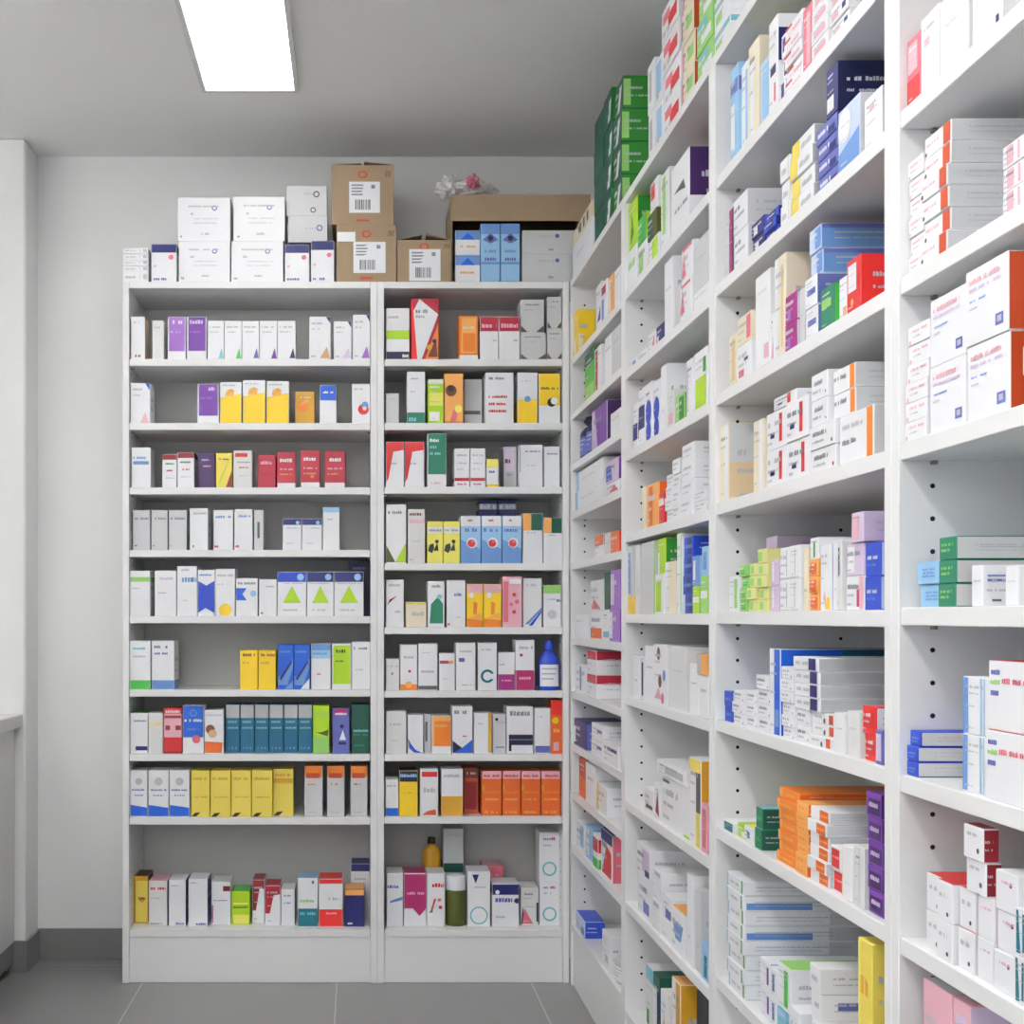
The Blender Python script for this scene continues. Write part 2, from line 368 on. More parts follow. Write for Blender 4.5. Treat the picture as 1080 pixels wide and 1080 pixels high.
LROWS = [
 [(138,153,334,'w sbe tdr,.3,.06,.7,.06 ttx,.1,.85,.6,.04','white carton with beige side'),
  (160.5,173,338,'ow ttx,.2,.8,.7,.04','plain narrow white carton'),
  (176.8,196,334,PUR%('lp','w','li'),'light purple carton with white base'),
  (197,218,334,PUR%('pu','li','lp'),'deep purple carton with white base')]
 + [(a,b,338.5,trs(c),'slim white carton with %s corner mark'%n) for a,b,c,n in ((219,236.4,'tq','teal'),(236.6,255,'gn','green'),(255.2,273.5,'iv','blue'),(273.7,292.5,'pu','violet'),(292.7,312,'dp','dark violet'))]
 + [(326,349,334,tri('sk'),'white carton with orange corner triangle'),(352,371,339,tri('li'),'white carton with lilac corner triangle'),(372,390.5,332,tri('lp'),'white carton with violet corner triangle')],
 [(137.5,158.5,404,'w prb,.75,1,1,1,1,.82 ppk,.5,0,.95,0,.75,.28 ttx,.12,.82,.6,.05 ttx,.12,.68,.5,.03','white carton with pink corner triangle'),
  (208,231,405,PUR%('pu','li','lp'),'purple carton with white base')]
 + [(a,b,y,YEL,'yellow carton with white top') for a,b,y in ((232,255,403),(256,280,401),(281,305,402))]
 + [(311,332,413,'gd cog,.4,.55,.26 plo,.1,.55,.8,.7,.6,.8 tcr,.2,.8,.8,.05','small dull gold carton',{'set':.05}),
  (337,355,406,'w bbl,.6,1 ubl tw,.2,.78,.8,.06','white carton with blue top'),
  (371,390.5,405,'w cre,.64,.36,.3 csb,.72,.46,.2 cw,.7,.38,.11 ttx,.1,.85,.6,.04','white carton with red and blue ball')],
 [(138.5,159,472,'w rsb,.1,.58,.9,.66 tsb,.1,.72,.75,.06 slg','white carton with blue title'),
  (171,186.5,479,REDT,'white carton with red top',{'set':.05}),(187,205,477,REDT,'white carton with red top',{'set':.03}),
  (209,227,478,'dp tli,.2,.78,.7,.05 tpk,.2,.6,.75,.05','dark purple carton'),
  (227.5,245,478,'yl plm,0,0,1,1,1,.95,.1,0 pdr,.62,0,1,0,1,.5 tol,.2,.8,.8,.05','yellow green carton with brown corner'),
  (246,266,475,'ow rre,.1,.82,.75,.92 ttd,.2,.66,.9,.04 tre,.3,.52,.8,.04 ttx,.2,.3,.8,.03','white carton with red title'),
  (272,291,480,'cs tpk,.15,.72,.8,.1 tdr,.15,.4,.8,.06','crimson carton',{'set':.03}),
  (292,312,477,CRI,'crimson carton with white base',{'rz':.04}),(317,337.5,475,CRI+' cog,.6,.3,.1','crimson carton with white base'),(342,364,476,CRI,'crimson carton with white base',{'rz':-.03})],
 [(140,158.5,538,'lg ttd,.1,.76,.9,.06 tre,.1,.1,.25,.04','grey white carton with dark title',{'set':.03}),(159.5,177,538,'lg ttd,.1,.76,.9,.06 tre,.1,.1,.25,.04','grey white carton with dark title',{'set':.03}),
  (178,197,538,'lg ttd,.1,.76,.9,.06 tre,.1,.1,.25,.04','grey white carton with dark title',{'set':.03}),
  (200,219.5,536,'w tre,.06,.06,.3,.06 ttx,.2,.85,.9,.05','white carton with red mark'),
  (225,246,538,'w tre,.06,.06,.25,.06 tsb,.1,.8,.9,.06','white carton with small red print'),(247,266.5,537,'w tre,.06,.06,.25,.06 tsb,.1,.8,.9,.06','white carton with small red print'),
  (267.8,278,538,'lg rdg,.35,.3,.6,.7 n','narrow grey carton'),
  (298,318,547,'w bnv,.8,1 unv clb,.8,.87,.1 ttx,.2,.68,.9,.04 ttx,.2,.2,.6,.03','low white carton with navy top'),(318.4,339.6,547,'w bnv,.8,1 unv clb,.8,.87,.1 ttx,.2,.68,.9,.04 ttx,.2,.2,.6,.03','low white carton with navy top'),
  (340.5,358,535,'w blb,.88,1 ttx,.2,.7,.6,.04','taller white carton with pale blue top')],
 [(137,158.5,602,'w blgn,.76,.86 ttx,.1,.6,.5,.03','white carton with pale green band'),
  (163,186,602,'w tli,.15,.8,.85,.06 ttx,.15,.5,.6,.03','white carton with lilac title'),
  (186.5,208,597,'w tsb,.05,.68,.95,.1 ttx,.2,.9,.6,.04 tyl,.2,.3,.5,.03','tall white carton with blue title'),
  (208.4,226.7,601,'w prb,0,.07,.45,.18,1,.07,1,.76,.5,.66,0,.76 tsb,.1,.87,.9,.04','white carton with deep blue ribbon shape'),
  (227,248,600,'w cye,.5,.13,.32 ttx,.1,.84,.9,.05 ttx,.1,.66,.4,.03','white carton with yellow disc'),
  (248.5,272,610,'w pbl,0,.42,.5,.42,.3,.58,.5,.74,0,.74 clb,.8,.6,.14 tdg,.1,.84,.9,.06','white carton with blue arrow shape'),
  (273,292,611,'w ttx,.4,.78,.85,.05 tre,.1,.06,.25,.05','plain white carton beside navy topped ones')]
 + [(a,b,603,'w b%s,.77,1 u%s clb,.8,.88,.12 plm,.2,.3,.82,.3,.5,.68 ttx,.1,.72,.9,.03 ttx,.2,.12,.7,.04'%(c,c),'white carton with green triangle and navy top') for a,b,c in ((292.4,323.2,'rb'),(323.6,352,'nv'),(352.4,383.6,'nv'))]
 + [(367.5,391,588,'dn tiv,.2,.85,.8,.05 tiv,.2,.5,.8,.05','tall dark navy carton behind the others',{'set':.13})],
 [(136,159,676,'w bgn,0,.19 ttq,.15,.82,.75,.05 ttx,.15,.66,.75,.04','white carton with green base'),(160,184,676,'w bsb,0,.19 tiv,.1,.85,.7,.06 tiv,.1,.72,.7,.04','white carton with pale blue base'),
  (253,272,686,'ye tbr,.15,.85,.95,.07 tgd,.15,.65,.6,.06','bright yellow carton'),(272.4,291,686,'ye tbr,.15,.85,.95,.07 tgd,.15,.65,.6,.06','bright yellow carton'),
  (293,309.8,680,'bl psb,0,.1,.6,.1,1,.5,1,.7,.3,.3,0,.3 pnv,.2,.2,.9,.6,.9,.66,.1,.25 psb,.4,0,1,0,1,.2 tsb,.1,.82,.8,.05','blue carton with pale swoosh'),(310,327,680,'bl psb,0,.1,.6,.1,1,.5,1,.7,.3,.3,0,.3 pnv,.2,.2,.9,.6,.9,.66,.1,.25 pw,.4,0,1,0,1,.25 tsb,.1,.82,.8,.05','blue carton with pale swoosh'),
  (328,349,679,'w blb,.68,1 bsb,.86,1 tsb,.1,.76,.8,.05 tre,.3,.32,.5,.04','white carton with blue top'),
  (350,370.5,679,'w rlm,.06,.12,.94,.96 tol,.2,.8,.7,.08 tol,.2,.6,.6,.04','lime green carton with white edge'),
  (371,391,677,'w ttd,.1,.84,.9,.05 ttx,.2,.4,.6,.03','plain white carton with dark title')],
 [(135.5,156,752,'w rnv,.3,.08,1,.18 tdg,.2,.78,.9,.05 ugn','white carton with navy base strip'),
  (156.5,172,752,'ow tyl,.1,.7,.9,.08','white carton with faint yellow title'),
  (172.4,192,747,'re bpk,.36,.88 rdr,.05,.78,.95,.84 rdr,.1,.52,.35,.62 rdr,.65,.52,.95,.62 bdr,0,.05 tw,.1,.9,.9,.06','red and pink carton'),
  (192.6,215,744,'w rbl,0,.34,1,1 osb,.5,.84,.18 tw,.08,.66,.92,.06 tsb,.2,.48,.8,.05 crp,.65,.3,.2','white carton with blue upper half'),
  (215.6,236,749,'w poj,0,.02,.9,.02,.95,.26,0,.28 cbr,.3,.56,.24 csk,.42,.46,.22 tli,.1,.86,.9,.06','white carton with portrait and orange base')]
 + [(238+15.3*i,253+15.3*i,743,'nb bgy,.72,1 ttq,.15,.62,.8,.05 ttq,.1,.5,.9,.04 tsb,.2,.08,.8,.05','teal blue carton with grey top',{'set':.035}) for i in range(6)]
 + [(330,347.5,744,'lm blgn,0,.35 pol,.15,.44,.9,.36,.95,.5,.5,.44 tlgn,.1,.8,.9,.06','lime carton with dark leaf'),
  (350.7,368.7,747,'iv rma,.1,.84,.85,1 tw,.15,.85,.85,.05 pw,.4,.3,.8,.3,.6,.52 rnv,.35,.2,.8,.26 cnv,.55,.6,.12','lilac carton with white triangle'),
  (370.7,389.8,743,'dgn ttq,.1,.44,.95,.05 teg,.1,.36,.95,.05 teg,.1,.14,.7,.05','dark green carton')],
 [(a,b,812.5,'w pbl,0,.02,1,.02,1,.2,0,.26 cgy,.5,.76,.2 tiv,.1,.56,.9,.04 tiv,.25,.45,.75,.03','white carton with blue base') for a,b in ((135.6,155.6),(156.4,178),(178.6,200))]
 + [(a,b,812.8,'yl pdb,0,.01,.28,.01,.5,.1,.2,.09 tgd,.1,.8,.85,.06 tgd,.2,.42,.9,.03','yellow carton with dark corner blot') for a,b in ((201.5,221.3),(222,243.3),(243.8,265),(265.4,287.4))]
 + [(288,309.6,811,'yl bgd,.7,.8 pdb,0,.01,.28,.01,.5,.1,.2,.09 tgd,.1,.84,.85,.06','yellow carton with gold band',{'set':.035})]
 + [(a,b,808,'lg bog,.78,1 uog ssb rro,.1,.76,.85,.86 tog,.2,.62,.6,.04 ttx,.2,.06,.7,.03','grey white carton with orange top',{'set':.03}) for a,b in ((321,340.5),(345,363.5),(369.6,387.6))],
 [(140,156.5,924,'gd ryl,.1,.03,.95,.9 cgd,.55,.5,.2 udb sdb tbr,.3,.5,.8,.05','gold carton with dark brown top',{'set':.09}),
  (156.8,176.5,929,'ow tre,.1,.8,.9,.07 ttx,.1,.6,.6,.03 ttd,.1,.03,.7,.04 upk','white carton with red title line',{'set':.055}),
  (178,196,928,'w siv tnv,.4,.03,.9,.05 ttx,.1,.86,.6,.03','white carton with violet side',{'set':.05}),
  (198.5,219,927,'w siv tnv,.4,.03,.9,.05 ttx,.1,.9,.5,.03','white carton with blue side',{'set':.045}),
  (223,243.5,930,'w rdr,.6,.78,1,.9 rmg,0,.05,.08,.45 ttd,.1,.55,.8,.03','white carton with dark red corner',{'set':.07}),
  (244,263.6,940,'lm rly,.1,.02,.95,.3 rly,.1,.6,.9,.66 tol,.1,.5,.9,.04 ugn','short lime carton',{'set':.07}),
  (266,279,928,'w pdr,0,.3,.3,.3,.6,.8,1,.8,1,1,0,1 udr','red carton with white swoosh',{'set':.085}),
  (279.4,296,934,'w pcs,0,.3,.3,.3,.55,.75,1,.78,1,1,0,1 ucs','crimson carton with white swoosh',{'set':.06}),
  (296.4,311,938,'w ste ttd,.2,.8,.7,.05 tsb,.2,.6,.7,.05','white carton with teal side',{'set':.06}),
  (314,335.4,926,'w bte,0,.37 tnv,.7,.88,.95,.07 tlgn,.1,.5,.9,.06 ttq,.1,.24,.9,.06 ulb','white carton with teal base',{'set':.045}),
  (336.2,361.6,927,'w brd,0,.36 brd,.9,1 urd ttx,.4,.56,.9,.05 tpk,.3,.26,.8,.04','white carton with red base',{'set':.045}),
  (363.4,384.6,938,'nv blo,.84,1 ulo tw,.15,.06,.4,.05','navy carton with orange top',{'set':.045}),
  (370,390.4,911,'w bnv,.86,1 unv ttx,.2,.7,.8,.04','white carton with navy top standing behind',{'set':.165})],
]
for i, row in enumerate(LROWS):
    back_row('on %s shelf of wide back bookcase' % ORD[i], LSH[i], (LSH[i-1]-.022) if i else TOPB-PT, row, (XL0+PT, XL1-PT))
# ------------------------------------------------------------------ stock of the narrow back bookcase
KITE = 'cs p%s,0,0,.35,0,.1,.75,0,1 prd,0,0,.28,0,.08,.6,0,.7 pog,.5,0,1,0,1,.6 pbr,.6,.04,.96,.04,.9,.35 cgd,.66,.2,.1 cnv,.84,.3,.08 pw,.22,.0,.38,.0,.98,.74,.3,1,.08,.8 tdg,.16,.76,.6,.06 tgy,.16,.68,.5,.05' % 'rd'
GT = 'lg pdg,0,.02,.3,.02,0,.22 pdg,1,.02,.66,.02,1,.22 ttd,.15,.82,.8,.05 ttx,.15,.66,.6,.05'
RSW = 'w pre,0,.1,.14,.2,.4,.78,1,.82,1,1,0,1 ttq,.3,.5,.6,.04 ure'
WRB = 'w bcs,.16,.24 tcs,.2,.06,.8,.04 ttx,.15,.8,.9,.05 ttx,.15,.6,.8,.04 ttx,.15,.45,.6,.03'
FIG = 'ly bw,.72,.86 pbk,.05,.3,.3,.24,.45,.36,.4,.48,.15,.44 cbk,.62,.52,.12 pbk,.4,.3,.72,.3,.66,.5 tdg,.1,.76,.9,.06 uye'
BALL = 'lb bw,.78,1 psb,0,.0,1,.0,1,.3,.0,.5 cw,.56,.43,.27 cre,.54,.42,.19 crp,.6,.46,.09 tiv,.1,.66,.8,.08 tre,.35,.88,.6,.05'
OT = 'w rlo,0,.8,.42,1 rdgn,.42,.8,1,1 sdgn uod tgy,.2,.6,.7,.03'.replace(' uod',' udgn').replace(' sdgn','')
FLA = 'ye bpk,.8,1 pog,0,0,1,0,1,.16,0,.2 plo,.1,.2,.9,.2,.9,.34 cw,.3,.74,.16 pog,.4,.3,.6,.3,.65,.55,.42,.6 tli,.1,.9,.9,.04'
ORB = 'oj bpk,.82,1 rgd,.0,.56,.14,.68 tog,.1,.5,.9,.05 tlo,.15,.34,.85,.05 tlo,.15,.05,.8,.06 tro,.1,.86,.9,.06'
RING = 'w otq,.5,.26,.36,.74 tdg,.2,.84,.8,.05 ttx,.2,.72,.6,.04 tre,.6,.86,.75,.05'
MROWS = [
 [(407,432,325,'w blm,.4,.57 bdn,0,.16 tw,.7,.05,.95,.06 ttx,.1,.8,.6,.05','white carton with lime band and navy base'),
  (433.5,463,315,KITE,'red carton with large white kite shape'),
  (484,504.5,333,'og rlo,.12,.15,.9,.95 rog,.2,.18,.85,.6 bw,0,.1 tcr,.2,.7,.8,.06','orange carton with white base'),
  (506,525.8,334,'w bcs,.66,1 ucs tpk,.1,.74,.9,.1 tcs,.15,.7,.85,.03 tgy,.7,.42,.9,.05','white carton with crimson top'),(526.2,548.4,334,'w bcs,.66,1 ucs tpk,.1,.74,.9,.1 tcs,.15,.7,.85,.03 tgy,.7,.42,.9,.05','white carton with crimson top'),
  (548.8,576,351,GT,'grey white carton with dark corners'),(548.8,574,316,GT,'grey white carton with dark corners',{'up':1}),
  (577,593.4,347,GT,'narrow grey white carton with dark corners'),(577,592.4,313,GT,'narrow grey white carton with dark corners',{'up':1})],
 [(406.8,421,415,'lg ttx,.2,.8,.7,.04 ubr','short plain white carton'),
  (429,448.5,392,'w beg,0,.21 ttq,.1,.04,.5,.08 ttq,.2,.85,.6,.03 ttx,.2,.6,.5,.03','tall white carton with green base'),
  (451,468,400,'lm bw,.9,1 rly,.1,.4,.95,.7 rw,.1,.06,.75,.26','lime carton with white label'),
  (468.4,488.7,394,'lo cbr,.35,.66,.3 cdb,.35,.7,.18 prp,.3,.04,.5,.3,.7,.18,.6,.06 cly,.75,.3,.2 rog,0,0,1,.05 ugd n','orange carton with dark brown disc'),
  (489.2,508.7,400,'gy rdg,0,.24,.9,.32 ttx,.2,.8,.7,.03','grey carton set back',{'set':.06}),
  (511.7,541.8,393,'w tre,.12,.5,.78,.05 tre,.12,.36,.78,.05 tre,.12,.22,.78,.05 ttd,.12,.86,.66,.05 crp,.2,.89,.04','wide white carton with three red lines'),
  (545.7,567,393,'w bye,0,.46 csb,.5,.48,.15 tlg,.2,.82,.7,.04','white carton with yellow lower half'),
  (568,591,394,'w bye,.36,1 uye tol,.1,.68,.9,.05 cbk,.6,.42,.2 cw,.72,.45,.16','yellow carton with black crescent')],
 [(407,426.3,466,RSW,'white carton with red swoosh'),(426.7,447.5,466,RSW,'white carton with red swoosh'),
  (450.6,471,456,'w reg,.04,.24,1,1 ueg tw,.12,.84,.6,.06 ttq,.12,.6,.7,.05 ttq,.12,.72,.5,.05 tpk,.2,.06,.7,.04','tall green carton with white base'),
  (479,495.4,473,WRB,'white carton with crimson line'),(495.8,512,473,WRB,'white carton with crimson line'),
  (513,526,484,'w bly,.7,1 bye,0,.1 uol tiv,.2,.5,.7,.08','short white carton with yellow top'),
  (531,545,471,'gy rli,.1,.4,.8,.95 tbr,.1,.6,.7,.1 tdg,.1,.3,.6,.06','grey patterned carton',{'set':.05}),
  (547.6,572.6,469,'w rnv,0,.35,.04,.98 tdg,.25,.82,.9,.04 ttx,.3,.5,.7,.02','white carton with blue edge'),
  (573.5,590.6,471,'w tdg,.2,.8,.85,.04 ulgn','narrow white carton with green top')],
 [(407,428.5,532,'w pol,0,.02,.46,.02,0,.3 plm,1,.02,.46,.02,1,.34 ttd,.1,.84,.8,.05','tall white carton with green V base'),
  (430,448.3,537,'ow rpk,.1,.74,.95,.8 tbr,.1,.88,.9,.05 tgy,.1,.05,.3,.04 ttx,.2,.4,.7,.02','white carton with pink line'),
  (450.4,467.2,550,FIG,'yellow carton with black figure'),(467.4,485.2,550,FIG,'yellow carton with black figure'),
  (485.6,507.2,544,BALL,'pale blue carton with red ball'),(507.8,529,544,BALL,'pale blue carton with red ball'),(529.6,550.4,544,BALL,'pale blue carton with red ball'),
  (505,524.6,528,'nv bgy,.86,.95 tw,.05,.87,.95,.07','dark blue carton behind the pale blue ones',{'set':.13}),(525.6,544.8,528,'nv bgy,.86,.95 tw,.05,.87,.95,.07','dark blue carton behind the pale blue ones',{'set':.13}),
  (551.4,572.4,541.5,OT.replace('.8,','.66,'),'white carton with orange and dark green top'),(573.2,593.6,546,OT.replace('.8,','.66,'),'white carton with orange and dark green top')],
 [(407,426,611.5,'w pdr,.05,.45,.2,.58,.62,.66,.2,.52 tgy,.15,.86,.8,.05 ttx,.5,.3,.8,.05','white carton with dark red stroke'),
  (427.8,449.8,635,'cr byl,.9,1 uye tgy,.3,.45,.9,.16','short cream carton with yellow top'),
  (451,469,613,'w peg,.12,.08,.92,.08,.92,.5,.6,.66,.2,.5 ctq,.7,.66,.15 tdg,.1,.86,.75,.06','white carton with green bottle shape'),
  (471,491,612,'w tiv,.4,.66,.8,.07 cre,.1,.06,.06 ttx,.5,.2,.8,.02','plain white carton with blue print'),
  (492,509.8,616,FLA,'yellow carton with bottle picture'),(510.2,529,616,FLA,'yellow carton with bottle picture'),
  (529.8,550.6,608,'pk rrp,.05,.1,.3,.9 cre,.6,.3,.1 crp,.75,.5,.12 cre,.6,.64,.1 crp,.45,.45,.1 rw,.35,.85,.95,.95 n','pink patterned carton'),
  (551.5,571.6,610,'w psb,.1,.06,.3,.06,1,.34,1,.4 prb,.3,.03,.5,.03,1,.3,1,.34 tli,.2,.84,.8,.05','white carton with blue diagonal stripes'),
  (573,591.8,617,'w blgn,.8,1 ulgn clg,.5,.3,.26 tgy,.2,.64,.7,.04 tiv,.75,.6,.95,.06','white carton with lime top')],
 [(407,421.3,695,'ow ttx,.1,.75,.9,.05 tiv,.4,.5,.6,.08','short plain white carton'),
  (422,440.3,680,'w bog,0,.13 clo,.5,.12,.2 cre,.55,.42,.08 ttx,.2,.7,.8,.05','white carton with orange base'),
  (441,461.6,679,'w bdg,.02,.1 tgy,.15,.38,.9,.05 ttx,.2,.8,.6,.02','white carton with grey base line'),
  (463,479.8,689,'w rma,.05,.72,.6,.8 rgd,.6,.72,.9,.8 ttx,.2,.3,.6,.02','white carton with magenta title'),
  (480.6,501.6,678,'w riv,.15,.6,.45,.68 tgy,.2,.8,.8,.04 ttx,.3,.1,.8,.03','white carton with blue title block'),
  (504,524.2,678,'w ote,.5,.3,.36,.64 rw,.7,.24,.9,.35 tgy,.2,.84,.7,.04','white carton with dark C ring'),
  (525.2,543,688,'w bmg,0,.42 umg tpk,.2,.24,.8,.04 tgy,.1,.66,.4,.05','white carton with purple lower half'),
  (543.6,563.8,675,'w bma,0,.4 uma tgy,.2,.82,.9,.06 cma,.3,.7,.08 tpk,.2,.22,.8,.05','taller white carton with magenta lower half'),
  (568.5,591,676,'flask rb rb w','blue plastic bottle with white label',{'set':.012})],
 [(407,428.6,750,'ow tgy,.1,.66,.95,.06 ttx,.2,.3,.6,.02','plain white carton with grey title'),
  (429.8,446.6,754,'w prb,0,.4,.1,.14,.4,.03,.95,.02,.5,.1,.2,.26 n','white carton with blue arc'),
  (447,454.6,753,'lg n rdg,.2,.3,.5,.8','thin grey carton',{'set':.04}),
  (455,476,755,'w rlo,.05,.2,1,1 rog,.14,.2,1,.86 tlo,.2,.7,.8,.08','orange carton with white base'),
  (476.8,498.6,745,'w pdn,0,.02,.5,.12,0,.28 pbl,1,.02,.0,.02,.5,.13,1,.3 ttd,.1,.84,.7,.07 tre,.5,.36,.7,.03','white carton with blue V base'),
  (499.6,518.8,752,'w rgd,.8,.02,1,1 tgy,.15,.72,.5,.04','white carton with yellow edge'),
  (519.6,533.6,753,'lg cbk,.3,.86,.12 tgy,.3,.76,.9,.07 tiv,.2,.14,.9,.04','pale carton with black dot'),
  (534.2,562.6,745,'w rdn,.08,.18,1,.4 rgy,.1,.29,.98,.3 rw,.22,.0,1,.14 rdn,.08,.05,.18,.2 tdg,.12,.8,.92,.1','wide white carton with navy band'),
  (563.6,580.8,747,'w riv,.05,.02,1,.17 tgy,.2,.8,.6,.03','white carton with violet base strip'),
  (581,594.4,735,'oj brd,.72,1 cye,.4,.62,.3 tlo,.2,.4,.8,.08 rpk,.2,.06,.7,.22 urd','red and orange carton')],
 [(406.5,420.4,822,'w bbl,0,.22 tgy,.1,.8,.8,.05','short white carton with blue base'),
  (421,440.8,813,'ye bdn,.76,1 udn tlb,.05,.86,.95,.07 tgd,.2,.5,.7,.03','yellow carton with navy top'),
  (442.8,462.2,811,'w rre,.1,.83,.95,.94 tgy,.2,.5,.85,.1 pro,.1,.02,.9,.02,.86,.14,.4,.1','white carton with red title bar'),
  (465.4,488.4,811,'w bgd,0,.42 ble,0,0 tgy,.1,.82,.85,.07'.replace(' ble,0,0',''),'white carton with amber lower half'),
  (489.2,504.6,810,'ro bbr,.78,1 rdr,.1,.1,.9,.7 tpk,.2,.86,.8,.06','brown red carton set back',{'set':.06})]
 + [(a,b,813,ORB,'orange carton with pale top',{'set':.025}) for a,b in ((508,529.2),(529.8,549),(549.6,570),(570.6,591.2))],
 [(407.8,425.2,921,'w tiv,.05,.72,.9,.06 psb,.2,.44,1,.5,1,.56,.2,.48','white carton with blue stroke',{'set':.045}),
  (425.8,449.8,921,'w rma,0,.34,1,.98 pma,.4,.34,1,.34,.7,.2 tpk,.15,.6,.9,.05 uma','magenta carton with white base',{'set':.045}),
  (450.2,469.4,921,'w tre,.1,.74,.95,.07 pre,.2,.3,.3,.3,.5,.52,.4,.52 pfg,.1,.26,.3,.26,.36,.36 cre,.75,.36,.1 crp,.7,.5,.09','white carton with red and green picture',{'set':.045}),
  (470.4,492.4,925,'jar ol w no','olive jar with white cap',{'set':.045}),
  (493,517.2,919,'w otq,.5,.2,.4,.84 pnv,.2,.94,.5,.94,.36,.78 tgy,.3,.7,.8,.03','white carton with faint ring at base',{'set':.045}),
  (518.8,547.6,932,'w bnv,.74,.98 cw,.2,.8,.08 tnv,.12,.57,.75,.1 cnv,.92,.6,.1 ttx,.15,.2,.5,.05','white carton with navy band and title',{'set':.045}),
  (549,568.2,936,'ow pdp,0,.04,.25,.04,.12,.5 prp,.1,.04,.7,.04,.2,.46 rbk,.88,.1,.98,.6','white carton with pink and purple swoosh',{'set':.06}),
  (569,593.4,930,RING,'white carton with pale blue ring',{'set':.06}),(568.6,592.4,878,RING,'white carton with pale blue ring',{'set':.06,'up':1}),
  (467.4,489,922,'lg ttx,.2,.8,.7,.04','plain grey carton behind the olive jar',{'set':.16}),(467.4,489,874,'lg bdgn,.04,.24 tgy,.2,.84,.8,.05','grey white carton with dark teal base',{'set':.16,'up':1}),
  (440,466.6,921,'dr ttx,.2,.8,.7,.04','dark red carton behind the magenta one',{'set':.16}),(445.5,465.5,884,'flask gd db no','amber bottle with dark cap',{'set':.165,'up':1}),
  (509,531,913,'rp tpk,.2,.8,.8,.04 upk','pink carton standing behind',{'set':.16})],
]
for i, row in enumerate(MROWS):
    back_row('on %s shelf of narrow back bookcase' % ORD[i], MSH[i], (MSH[i-1]-.022) if i else TOPB-PT, row, (XL1+PT, XM1-PT))
# ------------------------------------------------------------------ packs on top of the back bookcases
BIG = 'w tgy,.2,.78,.8,.04 oiv,.7,.76,.05 tgy,.22,.6,.3,.05 tlg,.3,.5,.8,.03 tlg,.3,.4,.75,.03 tgy,.45,.14,.6,.05 tdg,.05,.08,.12,.05'
NVT = 'w bnv,.78,1 unv crp,.78,.66,.1 tnv,.08,.06,.6,.06 tpk,.1,.4,.2,.06'
FIV = 'w tgy,.1,.4,.5,.2 rlg,.66,.25,.68,.8 rgy,.8,.3,.95,.8'
EYE = 'lb bsb,.82,1 piv,.1,.72,.5,.84,.9,.72,.5,.66 cbk,.5,.75,.14 bsb,.3,.34 tsb,.2,.5,.8,.05 tiv,.2,.36,.8,.06'
FLAT2 = 'lg civ,.66,.76,.04 tgy,.3,.7,.6,.08 tdg,.5,.12,.58,.1'
back_row('on top of back bookcases', TOPB, None, [
 (129.5,156.5,286.8,FIV,'small flat white pack',{'set':.012})] + [(129.5,156.5,286.8-6.3*k,FIV,'small flat white pack',{'set':.012+.002*(k%2),'up':1}) for k in range(1,5)] + [
 (159.5,186.5,257.5,NVT,'white carton with navy top',{'set':.012}),
 (188.4,242.6,254.5,BIG,'large plain white carton',{'set':.012,'d':.16}),(187.4,243,208.5,BIG,'large plain white carton',{'set':.012,'d':.16,'up':1}),
 (243.8,298.8,254.5,BIG,'large plain white carton',{'set':.014,'d':.16}),(246,300.6,207.5,BIG,'large plain white carton',{'set':.014,'d':.16,'up':1}),
 (300.4,326.4,258,NVT,'white carton with navy top',{'set':.012}),(328,352.6,254,NVT,'white carton with navy top',{'set':.012}),
 (303.8,345.5,228,'lg oiv,.8,.55,.08 tgy,.4,.5,.7,.08','white carton with dark ring',{'set':.03,'up':1,'d':.09}),(302,345,196,'lg odg,.74,.72,.08 odg,.66,.2,.07 tgy,.4,.7,.66,.08','white carton with two dark rings',{'set':.03,'up':1,'d':.09}),
], (-2,2))
zb_ = TOPB+.0052
back_row('inside wide cardboard case', zb_, TOPB+.2, [
 (480,506.5,269,'w bsb,.62,1 pbl,.2,.62,.8,.62,.5,.9 tlo,.2,.3,.8,.1','white and blue pack',{'set':.022}),(480,506.5,243,'w bsb,.62,1 pbl,.2,.62,.8,.62,.5,.9 tlo,.2,.3,.8,.1','white and blue pack',{'set':.022,'up':1}),
 (507,527.6,236,EYE,'pale blue carton with an eye picture',{'set':.022}),(528.2,548.4,236,EYE,'pale blue carton with an eye picture',{'set':.022}),
 (550.5,607,267.5,FLAT2,'flat white pack with dark dots',{'set':.024}),(550.5,607,243,FLAT2,'flat white pack with dark dots',{'set':.024,'up':1})], (-2,2))
